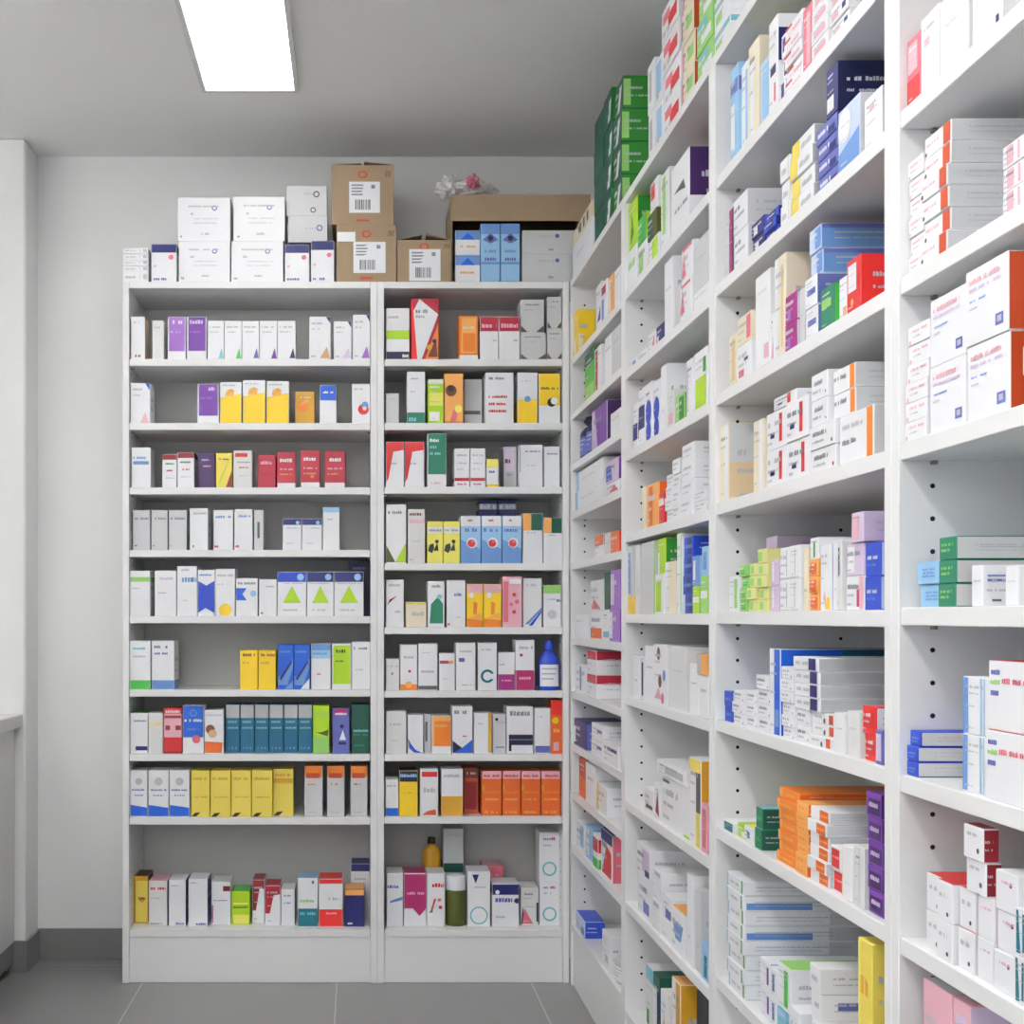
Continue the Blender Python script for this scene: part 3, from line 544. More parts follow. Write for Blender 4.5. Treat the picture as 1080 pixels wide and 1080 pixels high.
# ------------------------------------------------------------------ stock of the right bookcases
TXW = 'w tgy,.1,.6,.8,.16 ttx,.1,.3,.6,.1'
RR = {}
RR[1] = {
 0: [(600,610,333,1,'ye rcr,.1,.1,.5,.4 Rcr,.05,.1,.3,.45','yellow box at the far end',{'d':.055}),
     (628,634,300,1,'w pdp,.2,.2,.8,.2,.8,.5','slim white box with plum mark'),(634.5,640.5,297,1,'w rsb,.1,.1,.5,.6 rcs,.1,.7,.8,.9','slim white box with blue and red print'),
     (641,646.5,290,1,'lo rw,.1,.1,.5,.9','slim orange and white box'),(647,653,283,1,'w tgy,.1,.8,.8,.05','slim plain white box')],
 1: [(617,627,371,1,'gn bdgn,.75,1 blgn,0,.3 sfg udgn','bright green box with dark top'),(627.5,634,366,1,'w rcs,.1,.05,.5,.95','white box with red stripe'),
     (637,644,354,1,'w tgy,.1,.7,.9,.05','plain white box'),(645,654,345,1,'lg tgy,.1,.7,.9,.05','pale grey box')],
 2: [(610,616,436,1,'flask dn dn iv','dark navy bottle',{'d':.1}),(616.5,623,430,1,'flask dn nv iv','dark navy bottle',{'d':.1}),
     (625,641,428,1,'li ppu,.4,0,1,0,1,1,.2,1 sdp udp','purple box with dark side'),(643,654,433,1,'w tgy,.1,.7,.8,.05 upk','white box beside purple one')],
 3: [(607,635,479,2,'w rlb,0,0,.1,1 tlg,.2,.5,.7,.08','wide white box with pale blue end',{'d':.16}),
     (638,653,508,1,'w prp,.2,.2,.9,.2,.6,.7','white box with pink mark'),(639,652,485,1,'li prb,0,.1,.5,.1,.4,.8,0,.8 spu','lilac box with blue mark',{'up':1})],
 4: [(628,637,564,1,'w boj,.5,1 uoj','small white box with orange top'),(637.5,644,562,1,'lg tgy,.2,.5,.8,.1','small grey white box'),(645,654,560,1,'oj srd ubr','small orange red box')],
 5: [(607,621,648,1,'w tgy,.1,.7,.6,.05','plain white box on its own'),
     (622,635,644,1,'w roj,.0,.05,.9,.4','white box with orange base'),(622.5,634.5,612,1,'w prp,.1,.05,.9,.05,.3,.4','white box with red curl',{'up':1}),
     (636,642.5,643,1,'w btq,.1,.3 sw','white box with faint green band'),(636.5,642,603,1,'dgn n','slim dark green box',{'up':1}),
     (643,654,642,1,'lp rw,0,.1,.3,.9 spu','violet box with white edge'),(643,653.5,601,1,'lp rli,0,.1,.4,.9 spu','violet box with lilac edge',{'up':1})],
 6: [(606,619,700,1,'w riv,.4,.1,.5,.9','tall white box with violet line'),
     (620.5,630,686,2,'w bre,.62,1 bcs,.9,1 sw Rcs,0,.62,1,1 ucs','white box with broad red top',{'d':.24}),],
 7: [(605.5,619,760,1,'nv rw,.0,.1,.15,.7 siv unv','navy box with white edge'),(624,636,764,2,'w riv,.5,.5,.9,.7','white box with blue print',{'d':.22}),(637,653,783,1,'w rnv,.3,.6,.9,.75','white box with navy title',{'d':.2})],
 8: [(610,617,800,1,'ro boj,0,.5 uro','orange red box'),(618,628,806,1,'w tgy,.2,.6,.8,.08','white box beside orange red one'),(629.5,640,828,1,'w ryl,0,0,.2,1','white box with yellow edge',{'d':.22})],
 9: [(608,616,868,1,'w rlb,.5,.2,.9,.9','white box with pale blue print'),(617,624.5,872,1,'lb rw,.1,.1,.5,.9','pale blue and white box'),
     (625.5,631,880,1,'w bre,.5,.9 bgn,0,.3','slim box with red and green bands'),(633,645,877,1,'w bnv,.76,1 pre,.1,.05,.9,.05,.9,.6,.5,.7 srp unv','white and red box with navy top')],
 10: [(607.5,617,966,1,'pb riv,.6,.1,.9,.5 srb urb','blue box with pale edge',{'d':.06}),(635,643,984,1,'w rgy,.4,.2,.8,.4','white box with grey print',{'d':.12}),
     (644,654,1000,1,'flask gy tq w','grey green bottle',{'d':.1})],
}
RR[2] = {
 0: [(663,673,262,1,'w tlgn,.1,.5,.8,.2','white box with faint green title'),(663,672.6,212,1,'lm pfg,.2,.1,.6,.3,.4,.8 sfg','lime green box',{'up':1}),
     (674,683,256,1,'w rlgn,.1,.1,.6,.8','white and pale green box'),(674,682.6,228,1,'gn slm','bright green box',{'up':1}),
     (684,694,250,1,'w rlm,.3,.05,.9,.9','white and lime box'),(684,693,224,1,'ol rdgn,0,0,.5,1 sol udgn','olive and dark green box',{'up':1}),(686,694,190,1,'w rre,.1,.4,.6,.9','white box with red patch',{'up':1}),
     (696.5,705,181,1,'w rlgn,.2,.2,.6,.95','tall white box with green stripe'),
     (708,727,167,1,'w pdg,.15,.6,.7,.66,.8,.5,.5,.56 tdg,.2,.3,.9,.06 Rdp,0,.33,1,1 u dr'.replace(' u dr',' udr'),'large white box with dark purple side',{'d':.2})],
 1: [(663,672,379,1,'w rsb,.5,.2,.9,.6','low white box with blue print'),(672.5,682,370,1,'w rlb,.1,.1,.9,.5','low white box with pale blue base'),
     (684,691,350,1,'w prp,.5,.2,.9,.2,.9,.8','white box with pink corner'),(691.5,700,342,1,'nv rw,.1,.1,.3,.5 siv','navy box with white edge'),
     (702,711,274,1,'w tlg,.2,.6,.8,.04','tall plain white box'),(712,718,300,1,'lg tlg,.2,.6,.8,.04','tall pale grey box'),
     (719,731,258,2,'w prp,.0,.2,.4,.2,.2,.9 rrp,.1,.9,.9,.98','tall white box with red corner'),(732,747,303,1,'w tgy,.1,.6,.9,.08','white box by the divider'),(732,746.5,250,1,'lg tgy,.1,.6,.9,.04','grey white box by the divider',{'up':1})],
 2: [(667,672,425,1,'w bnv,.2,.55 usk','slim white box with navy middle'),(672.5,679,410,1,'w bnv,.3,.7 usk','slim white box with navy middle'),
     (680.5,688,404,1,'w crb,.5,.5,.4 crb,.5,.16,.35','white box with two blue discs'),(688.5,696,401,1,'w crb,.5,.5,.4 crb,.5,.16,.35','white box with two blue discs'),
     (697,703,385,1,'w tgy,.3,.3,.6,.05','tall slim white box'),(704,711,412,1,'ow rpk,.2,.1,.8,.4','white box with pink base'),
     (712,722,416,1,'lgn rfg,.4,.1,.9,.9 sfg','short green box'),(724,731,379,1,'w rli,.1,.1,.3,.9','tall white box with lilac edge'),
     (732,746,369,1,'w rlm,.1,.05,.9,.55 rfg,.7,.6,.9,.85','white box with lime lower half',{'d':.18})],
 3: [(677,680.6,514,1,'cr n','thin cream box'),(681,694,510,1,'lo roj,.2,.05,.5,.95 soj','tall orange box',{'d':.16}),(694.5,700,520,1,'re bw,.6,.8','small red box'),
     (701,709,500,4,TXW,'small flat white box',{'d':.16}),(709.5,717,484,4,TXW,'flat white box',{'d':.18}),(719,732,468,4,TXW,'larger flat white box',{'d':.24}),(733,746,516,2,TXW,'low white box by the divider',{'d':.2})],
 4: [(663,668,567,1,'lg bye,0,.26 rsb,.1,.3,.6,.9','slim grey box with yellow base'),(669,674,565,1,'ow tgy,.3,.3,.7,.05','slim white box'),
     (675,690,563,1,'lg tlg,.2,.6,.8,.05 rlgn,.9,0,1,1','grey white box with green edge'),(692,701,605,1,'w rlm,.1,.05,.7,.8','white box with lime base'),(692,701,566,1,'lm rw,.1,0,.3,.6 sfg','lime box',{'up':1}),
     (702,713,592,1,'cr rw,.0,0,.3,1','cream box'),(714,719,558,1,'w rlgn,.8,.0,1,1','tall white box with green edge'),
     (720,729.5,566,4,'rb rnv,.4,.1,.9,.9 tsb,.1,.4,.9,.2 srb','deep blue box',{'d':.16}),(731,738,618,1,'lm bw,.4,.6 slgn','small lime box'),(731,738,586,1,'sb rw,.2,.2,.5,.8 slb','pale blue box',{'up':1}),
     (739.5,747,607,1,'lgn bw,.4,.6 slm','small pale green box'),(739.5,747,576,1,'lb rsb,.2,.2,.7,.8 ssb','sky blue box',{'up':1})],
 5: [(669,675,691,1,'w tgy,.3,.4,.8,.04','slim white box'),(676,679,694,1,'w rnv,.2,.1,.8,.9 n','thin white box with navy print'),
     (680.5,690,681,1,'w tgy,.2,.6,.8,.04','tall white box'),(690.5,705,680,1,'w ppk,.1,.1,.6,.1,.4,.3 cbr,.4,.85,.12 cbr,.5,.4,.12 csb,.8,.5,.1 crp,.7,.12,.1','white box with scattered red marks'),
     (707,724,682,1,'ow tlg,.2,.6,.8,.04','tall plain grey white box'),(727,736,700,1,'w tgy,.2,.6,.8,.04','white box before orange one'),
     (736.5,747,712,1,'w tgy,.2,.6,.8,.08','lower white box at the divider'),(736.5,747,690,1,'lo rgy,0,0,.4,1 n','small orange topped box',{'up':1})],
 6: [(678,688,832,1,'w rdg,.2,.2,.9,.36','small white box with dark strip'),(689.5,695,826,1,'w pdr,.2,.2,.9,.1,.6,.8','white box with dark red mark'),
     (696.5,726,823,1,'w rdg,.05,.86,.3,.92 rlm,.8,.0,1,.06 polx'.replace(' polx',''),'large white box with dark title',{'d':.2}),(694,725,807,1,'w rgy,.3,.2,.9,.7','flat white box on the large one',{'up':1,'d':.2}),
     (728,740,800,1,'w byl,.85,1 ryl,.6,0,.9,1 rdg,.6,.4,1,.85 sgd','white and yellow box with grey panel'),(741,747.5,848,1,'pk rrp,.2,.1,.8,.9 srp','pink box')],
 7: [(672,687,926,1,'w riv,.4,.1,.8,.4','white box with blue print'),(672,687,892,1,'w rli,.4,.2,.9,.9 rnv,.6,.1,.9,.3','white and lilac box',{'up':1}),
     (689,697,918,2,'w rgy,.2,.8,.9,.95','grey white box',{'d':.24}),(698,708,945,1,'w riv,.3,.5,.9,.7','white box with violet title',{'d':.2}),
     (709,723,960,1,'w psb,.3,.3,.7,.3,.9,.7,.1,.7 ulo','white box with blue star and orange top',{'d':.12}),(725.5,731,922,1,'w tgy,.3,.3,.7,.04','tall slim white box'),(732,738,938,1,'lg tgy,.3,.3,.7,.04','tall slim grey box'),
     (739.5,747,996,1,'lb rte,.4,.1,.8,.7','pale blue box with dark teal patch')],
 8: [(681,689,1020,1,'ow btq,.8,1 rfg,.1,.2,.4,.4','white box with green top'),(690,697,1028,1,'dgn rw,.0,0,.6,.8 rnv,.6,.2,1,.8','dark green and white box'),
     (698,705,1046,1,'w psk,.2,.2,.8,.4,.5,.7','white box with beige mark'),(708,717,1034,1,'w rgd,.5,0,1,1 sgd ulo','large gold and white box',{'d':.2}),(735,747,1050,1,'bk n','black box')],
}
STKW = 'w ttd,.1,.55,.7,.2 tgy,.1,.25,.6,.12 cdr,.9,.2,.03'
GRD = 'w tgy,.1,.6,.8,.1 rgy,.3,.2,.34,.8'
LFP = 'w rfg,.84,0,.9,1 tgy,.2,.4,.7,.2 rlb,.0,.0,.08,1 Rlg,.62,.0,1,1 Rlg,0,0,1,.1'
LFB = 'w rfg,.84,0,.9,1 tgy,.2,.4,.7,.2 rlb,.0,.0,.08,1 Rsb,.02,.1,.5,.55 Rlg,.62,.0,1,1'
RR[3] = {
 0: [(772,780,70,1,'lb biv,.7,.85 rw,.1,.1,.6,.6','slim pale blue box'),(780.5,788,66,1,'w rlb,.6,.1,.9,.9','slim white and blue box'),(789,800,44,1,'cr rw,.2,0,.6,.8 uly','tall cream box'),
     (801,811,62,1,'pb rlb,.2,.1,.9,.9 ssb usb','grey blue box'),(812.5,822,20,1,'w rnv,.2,.4,.8,.5 rrp,.6,.1,.8,.3 Rnv,0,.5,1,.85','white box with navy band'),
     (823,828,36,3,'w rnv,.3,.2,.9,.8','slim white box with navy square'),(829,847,20,5,'w rre,.0,.75,.4,.95 tpk,.2,.2,.9,.3','flat white box with red corner'),
     (848,858,6,1,'rp rpk,.4,.1,.8,.9 srp','tall red pink box'),(859,876,-12,4,'w rpk,.2,.2,.9,.6','flat white box with pink print'),(877,896,-30,4,'w rnv,.7,.3,.9,.7 rpk,.1,.2,.5,.6','flat white box with navy square')],
 1: [(765,775,222,1,'lg rma,.5,0,.8,1 rdp,.8,0,1,1','grey box with plum stripe'),(777,791.5,206,2,'w rtx,.3,.4,.8,.5 slg','tall white box with grey side',{'d':.2}),
     (793,806,232,2,'nv rw,.2,.15,.5,.7 siv','small navy box',{'d':.14}),(807,820,222,3,'rb rnv,.3,.1,.8,.9 tw,.1,.5,.7,.15 snv','small blue box',{'d':.14}),
     (823.5,833,167,3,'w tgy,.2,.3,.7,.3 ryl,.9,0,1,1','narrow flat white box',{'d':.16}),(834,857,142,4,'w ryl,0,0,.36,1 tgy,.45,.3,.9,.3 sgy','flat white box with yellow end',{'d':.18}),
     (862,884,128,4,'iv riv,.1,.1,.9,.9 tw,.1,.4,.6,.3 rnv,.6,.1,.9,.5 snv','flat violet blue box',{'d':.16}),(873,885,70,1,'nv rw,.1,.1,.7,.4 sdn udn','navy box on top of violet ones',{'up':1,'d':.16}),
     (886,909,108,1,'pb psb,0,.0,1,0,1,.5,0,.3 cw,.3,.7,.3 slg','large pale blue box',{'d':.2}),
     (910.5,929,98,1,'w rpk,.3,.7,.6,.8 slg','white box by the divider',{'d':.2})],
 2: [(770,778,352,1,'cr rbe,.3,.1,.8,.9','slim cream box'),(779,793.5,362,1,'w rdg,.5,.5,.8,.6 rrp,.1,.1,.5,.3','white box with dark and red print'),(779,793.5,332,1,'cr rrp,.7,.1,1,.9','cream and pink box',{'up':1}),
     (795.5,811,288,1,'w tlg,.2,.8,.8,.03 rpk,.6,.1,.9,.25','tall white box with pink foot',{'d':.1}),(811.5,815.5,330,1,'w ppk,.2,.1,.9,.1,.6,.5','slim pinkish box'),
     (816.5,828,270,1,'cr rbe,.6,.1,.8,.9 rw,0,0,.4,1 ugy','tall cream and white box',{'d':.2}),(830,842,310,2,'mg rlp,.2,.1,.5,.4 slg','purple box',{'d':.2}),
     (843.5,849,304,1,'lg tgy,.3,.5,.8,.03','slim grey box',{'d':.2}),
     (851.5,864,292,2,'w riv,.2,.4,.9,.6 siv usb','white box with blue front print',{'d':.16}),(851.5,864,240,2,'pb rsb,.5,.1,1,.9 Rsb,0,0,1,1 Riv,0,.8,1,1 uiv','large blue pack on top',{'up':1,'d':.24}),
     (866.5,881,302,1,'eg rlgn,.1,.5,.8,.7 sgn ugn','green box',{'d':.12}),(883,892,292,1,'w rsk,.5,.1,.9,.3','white box between green and red ones',{'d':.12}),
     (894,909,272,1,'re rw,.1,.4,.7,.9 clo,.4,.2,.1 srd urd','bright red box with white panel',{'d':.2})],
 3: [(757.5,769,449,1,'cr rw,.5,0,1,1 Rbe,.0,.05,1,.5 Rlg,0,.5,1,1 Rgy,.1,.02,.9,.1','cream box with beige and grey side',{'d':.2}),(796.5,807,443,1,'cr rw,.6,0,1,1','cream and white box',{'d':.2}),
     (809,831,433,2,'w rre,.62,.15,.76,.9 rnv,.2,.3,.4,.45','white box with red bar',{'d':.2}),(832,856,421,2,'w rre,.62,.15,.76,.9 rnv,.2,.3,.4,.45','white box with red bar',{'d':.2}),(817,841,415,1,'w rre,.62,.15,.76,.9 rnv,.2,.3,.4,.45','white box with red bar lying on top',{'up':1,'d':.2}),
     (857.5,884,447,2,STKW,'white box with dark title',{'d':.2}),(859,876,393,2,STKW,'white box with dark title on top',{'up':1,'d':.2}),
     (885,921,433,1,'w tgy,.1,.7,.7,.1 ttd,.1,.4,.5,.1 rog,.82,.0,.98,1 slg','long white box with orange end',{'d':.2}),(878,901,387,2,'w ttd,.05,.55,.6,.2 rog,.78,0,1,1 slg','white box with orange end',{'up':1,'d':.24})],
 4: [(768,778,607,1,'w rlgn,.6,.1,.9,.9','white box with green print',{'d':.055}),(779.5,787,596,4,'lgn rgn,.2,.2,.8,.6','slim pale green box',{'d':.05}),
     (788.5,798,594,4,'yg rlgn,.1,.15,.5,.8 ucr n','yellow green box',{'d':.05}),(799,809,594,4,'yg rlgn,.1,.15,.5,.8 ucr n','yellow green box',{'d':.05}),(799,809,579,1,'yg rlgn,.1,.15,.5,.8 ucr n','single yellow green box on top',{'up':1,'d':.05}),
     (810.5,819.5,590,2,'li rw,.2,.1,.4,.9','lilac box',{'d':.16}),(808,819,566,1,'li rpk,.1,.2,.9,.5 sli','larger lilac box behind',{'set':.075,'d':.18}),
     (820.5,834,577,2,'w rgy,.5,.1,.56,.9 rgy,.1,.0,.9,.05','upright white box',{'d':.16}),(835,847,575,2,'w rgy,.5,.1,.56,.9 rgy,.1,.0,.9,.05','upright white box',{'d':.16}),
     (848,853,577,1,'cr tgy,.2,.3,.8,.05','slim cream box'),(854.5,863.5,590,3,'lo roj,.1,.1,.9,.8','small orange box'),(854,863,567,1,'w rfg,.4,.1,.6,.8','white box with green mark on top',{'up':1,'d':.2}),
     (864.5,875,574,1,'w pye,.5,.02,1,.02,1,.2,.7,.2 ppk,.3,.2,.6,.02,.5,.3','tall white box with yellow corner',{'d':.16}),(876,884,572,1,'w riv,.3,0,.36,1 tgy,.5,.3,.8,.03','tall white box with blue line',{'d':.16}),(885,890,570,1,'ow rdg,.3,.5,.6,.9','slim white box with dark bar',{'d':.16}),
     (891.5,910,607,1,'w rma,.6,.1,.9,.6 rpk,.75,0,1,1','white box with magenta corner',{'d':.16}),(891.5,910,573,1,'li rw,.1,.1,.5,.9','white and lilac box',{'up':1,'d':.16}),
     (912,928.5,572,2,'rb tw,.15,.5,.8,.12 tsb,.15,.3,.7,.08 spb','blue box with white title',{'d':.12}),(900,913,540,1,'li rpk,.1,.1,.6,.9 sli upk','large lilac box on top',{'up':2,'d':.2})],
 5: [(764.5,773,729,2,'rb tsb,.2,.4,.8,.2 slb','small blue box',{'d':.12}),(774,785,728,3,STKW,'small flat white box',{'d':.12}),(786,797,729,3,STKW,'small flat white box',{'d':.12}),(798.5,812,712,4,STKW,'flat white box',{'d':.14}),
     (813,824.5,684,1,'w rbl,.45,0,1,1 rsb,.5,.1,.9,.3 Rbl,0,.0,1,1 Rnb,.4,0,1,1 unb','tall blue box with white edge',{'d':.25}),
     (826,838,703,6,STKW,'flat white box with dark title',{'d':.12}),(839,852,747.6,2,STKW,'low white box with dark title',{'d':.2}),(839,866,693,4,'w tgy,.1,.4,.6,.3 rpu,.62,0,.9,1 rnv,.64,0,.88,1 sgy','white box with navy stripe',{'up':1,'d':.24}),
     (853,880,752,3,'w tgy,.1,.5,.4,.2 cdg,.5,.3,.04 rro,.68,.1,.84,.9 slg','flat white box with red end bar',{'d':.2}),(881.5,893,752,1,'w tgy,.2,.6,.8,.04','upright white box',{'d':.2}),(894,907,750,1,'ow tgy,.2,.6,.8,.04','upright grey white box',{'d':.2}),
     (908.5,923,745,2,'rd rre,.1,.2,.9,.8 sw urp','red box',{'d':.1}),(924.5,931.5,770,1,'iv rli,.1,.1,.9,.9','lilac blue box')],
 6: [(763,775,866,1,'w rte,.2,.1,.9,.9 uw','low flat teal and white box'),(776.5,785,869,1,'lm rw,.5,.1,.9,.5','small lime box'),(786,796,872,1,'w riv,.3,.3,.6,.7 uly','small white box beside lime one'),
     (797,804,852,2,'eg tgn,.2,.4,.8,.2 sdgn utq','dark green box with bright front',{'d':.09}),
     (819,840,833,7,'og rlo,0,0,.14,1 tlo,.2,.3,.8,.3 soj','flat orange box',{'d':.18}),(841,853,846,7,'lo tog,.2,.3,.9,.3 soj','small pale orange box',{'d':.16}),
     (854,874,853,6,'w roj,.5,.05,.95,.95 tlo,.55,.4,.9,.2 slg','flat white box with orange end',{'d':.22}),(876,888,893,2,'w rre,.1,.1,.8,.9 tpk,.2,.5,.8,.1','white and red box',{'d':.14}),
     (889,900,892,1,'w tlg,.3,.3,.7,.03 rye,0,0,.06,1','tall white box with yellow edge',{'d':.14}),(901,912,893,1,'ow rlg,.5,0,.6,1','tall grey white box',{'d':.14}),
     (913.5,929,836,5,'pu rdp,.15,.1,.95,.75 tli,.2,.4,.8,.2 sdp','flat dark purple box',{'d':.12})],
 7: [(769,787,924,8,[LFP,LFP,LFP,LFP,LFB,LFP,LFB,LFP],'long flat box with green line',{'d':.24}),
     (799,809,1012,2,'w rpu,.7,.2,.9,.8 slb','white box with purple bar',{'d':.16}),(810,818,1022,2,'w riv,.3,.2,.6,.8','white box with blue bar',{'d':.16}),
     (819.5,829,1064,1,'tq blb,.7,1','pale teal box',{'d':.16}),(819.5,833,1018,1,'w rgn,.5,.1,.8,.9 ulgn','white box with green bar',{'up':1,'d':.16}),
     (834,846,1064,1,'w tgy,.2,.5,.8,.2','white box in the middle',{'d':.16}),
     (854,865,1018,4,['w rcs,.7,.1,1,.9 Rcs,0,.1,.18,.9','w tgy,.2,.5,.8,.2 Riv,.2,.3,.8,.6','w tgy,.2,.4,.8,.2 Riv,.1,.4,.9,.7','w tgy,.2,.4,.8,.2'],'long white box beside yellow ones',{'d':.24}),
     (909,924,992,2,'yl tgd,.2,.4,.8,.2 rly,0,0,.2,1','yellow box',{'d':.1})],
}
ROW4 = 'w tpk,.15,.62,.9,.14 tgy,.2,.34,.6,.1 cpk,.12,.16,.05'
ORE = 'w tpk,.08,.5,.55,.14 cdg,.06,.2,.04 rro,.72,0,1,1 slg'
BIGW = 'w tpk,.1,.8,.82,.07 tli,.1,.7,.85,.05 tsb,.12,.56,.5,.03 tgy,.12,.46,.3,.03 riv,.72,.12,.9,.27 rtx,.76,.16,.86,.24'
RR[4] = {
 1: [(948.5,971,42,1,'rp bre,0,.4 rpk,.1,.5,.8,.9 srp','pink and red box'),(972,991.5,12,1,'w tgy,.2,.8,.8,.05 rpk,.2,.6,.5,.7','plain white box next to pink one'),
     (993,1022,-12,1,'w tlg,.2,.6,.8,.05','large white box',{'d':.2}),(1024,1056,-40,1,'w tlg,.2,.6,.8,.05 rnv,.8,.1,.9,.2','large white box with small navy mark',{'d':.2})],
 2: [(948.5,973,170,6,ROW4,'flat white box with pink print',{'d':.22}),(974.5,1002.5,136,6,ORE,'white box with orange red end',{'d':.26}),(1060,1084,148,3,'w rpk,.2,.1,.5,.9 rpk,.7,.1,.8,.9','white box with pink stripes',{'d':.2})],
 3: [(948.5,980,343,6,ROW4,'flat box with pink title',{'d':.22}),(981.5,1020,308,2,BIGW,'large white box with blue square',{'d':.24}),(1021.5,1067,276,2,BIGW+' sro','large white box with orange side',{'d':.24}),(1082,1100,330,3,'cr tgd,.2,.5,.8,.2','cream box at the frame edge',{'d':.2})],
 4: [(968,991,592,2,'lb tsb,.25,.6,.85,.1 tsb,.25,.45,.8,.1 tsb,.25,.3,.85,.1','pale blue box',{'d':.1}),
     (992,1010.5,566,3,'eg tlgn,.15,.6,.8,.14 tlgn,.15,.36,.7,.14 slg Rtx,.1,.5,.6,.56','dark green box with white side',{'d':.26}),
     (1022,1034,596,1,'w tgy,.2,.6,.8,.04 Rrp,.66,.0,.9,.7 Rma,.74,.0,.9,.4 Riv,.1,.6,.6,.66 Riv,.1,.72,.5,.76 Rdg,.2,.12,.4,.17','upright white box with pink swoosh side',{'d':.05}),
     (1058,1072,597,1,'w tlg,.2,.6,.8,.04','upright plain white box at frame edge',{'d':.1})],
 5: [(952,968.5,770,3,'rb tsb,.2,.45,.8,.15 tsb,.2,.25,.7,.1 slg Rtlg,0,0,0,0'.replace(' Rtlg,0,0,0,0',''),'small blue fronted white box',{'d':.25}),
     (1013,1041.5,714,2,'w rsb,.0,.0,.2,1 rlb,.66,0,.72,1 rlb,.8,0,.83,1','white box with blue end strip',{'d':.22}),(1043,1095,698,2,'w tiv,.06,.8,.25,.07 tlgn,.05,.66,.3,.07 trp,.3,.68,.8,.08 riv,.05,.5,.22,.57 ure','large white box with red top edge',{'d':.24})],
 6: [(973,990,923,2,'w tgy,.2,.6,.7,.12 cdp,.7,.2,.07 ure','red topped white box',{'d':.16}),(991,1008,930,2,'w tgy,.2,.6,.7,.12 cdp,.7,.2,.07 ure','red topped white box',{'d':.16}),(1009,1026.5,938,2,'w tgy,.2,.6,.7,.12 cdp,.7,.2,.07 ure','red topped white box',{'d':.16}),
     (1028.5,1046,946,2,'w tpk,.2,.7,.8,.06 rpk,0,0,.05,1','upright white box with pink edge',{'d':.16}),(1019,1040,871,2,'w tgy,.2,.7,.7,.1 cdg,.75,.3,.07 sdr udr','white box with dark red side',{'up':1,'d':.018}),(1047.5,1071,920,3,'w tpk,.2,.7,.8,.08 cpu,.7,.7,.06 rpk,.0,.0,.04,1','white box with pink edge',{'d':.18}),(1072.5,1095,960,2,'w pte,.1,.05,.3,.05,.2,.95,.1,.95 rte,.4,.1,.5,.9','white box with teal marks',{'d':.2})],
 7: [(973,1003,1040,1,'pk tgy,.1,.7,.6,.06 tpk,.1,.5,.5,.05 rgy,.1,.1,.2,.2 spk ulg','large pale pink box',{'d':.2}),(1004,1022,1056,1,'pk rli,.2,.1,.8,.9 sli','mauve box beside the pale pink one',{'d':.2})],
}
for u in RR:
    for r in RR[u]: right_row(u, r, RR[u][r])
right_row(0, 0, [
 (603,626,246,1,'w tlg,.2,.5,.6,.1','low white box in the corner',{'d':.12}),
 (601,625,232,1,'cr tol,.35,.3,.45,.5 rdg,.4,.2,.48,.8 rdg,.58,.2,.66,.8 rdg,.76,.2,.84,.8 n','flat cream box lying on the low white one',{'up':1,'d':.12}),
 (627,637,121,4,'dgn teg,.2,.3,.7,.2 sfg udgn','dark green box',{'d':.16}),
 (637.6,646,100,4,'dgn teg,.2,.3,.7,.2 pw,.5,.1,.8,.1,1,.7,.7,.7 sfg','dark green box with white flash',{'d':.16}),
 (646.6,655,88,4,'dgn pw,.3,.1,.6,.1,.9,.8,.6,.8 sfg Rlgn,.0,.1,.2,.9 udgn','dark green box with bright green side',{'d':.1}),
 (684,691,66,2,'w rgy,.2,.2,.6,.8','white box with grey panel',{'d':.14}),(691.6,699,60,2,'w rlb,.1,.2,.8,.9 rtx,.2,.1,.5,.3','white and pale blue box',{'d':.14}),
 (700,718,-2,4,'w rre,.4,.2,.9,.6 tgy,.1,.1,.5,.2 rrp,.1,.5,.5,.8','white box with red block',{'d':.16}),
 (720.5,733,-26,4,'cr rlgn,.4,.3,.9,.7 rrp,0,.2,.1,.8 sro','cream and green box',{'d':.16}),
 (735,752,-50,4,'lgn rw,.3,.2,.9,.5 rtq,.1,.6,.7,.9','pale green and white box',{'d':.16}),
 (753.5,770,-70,4,'w btq,.6,.8 rlgn,.1,.1,.5,.4','white box with pale teal band',{'d':.16}),
], top=True)

finish_labels()

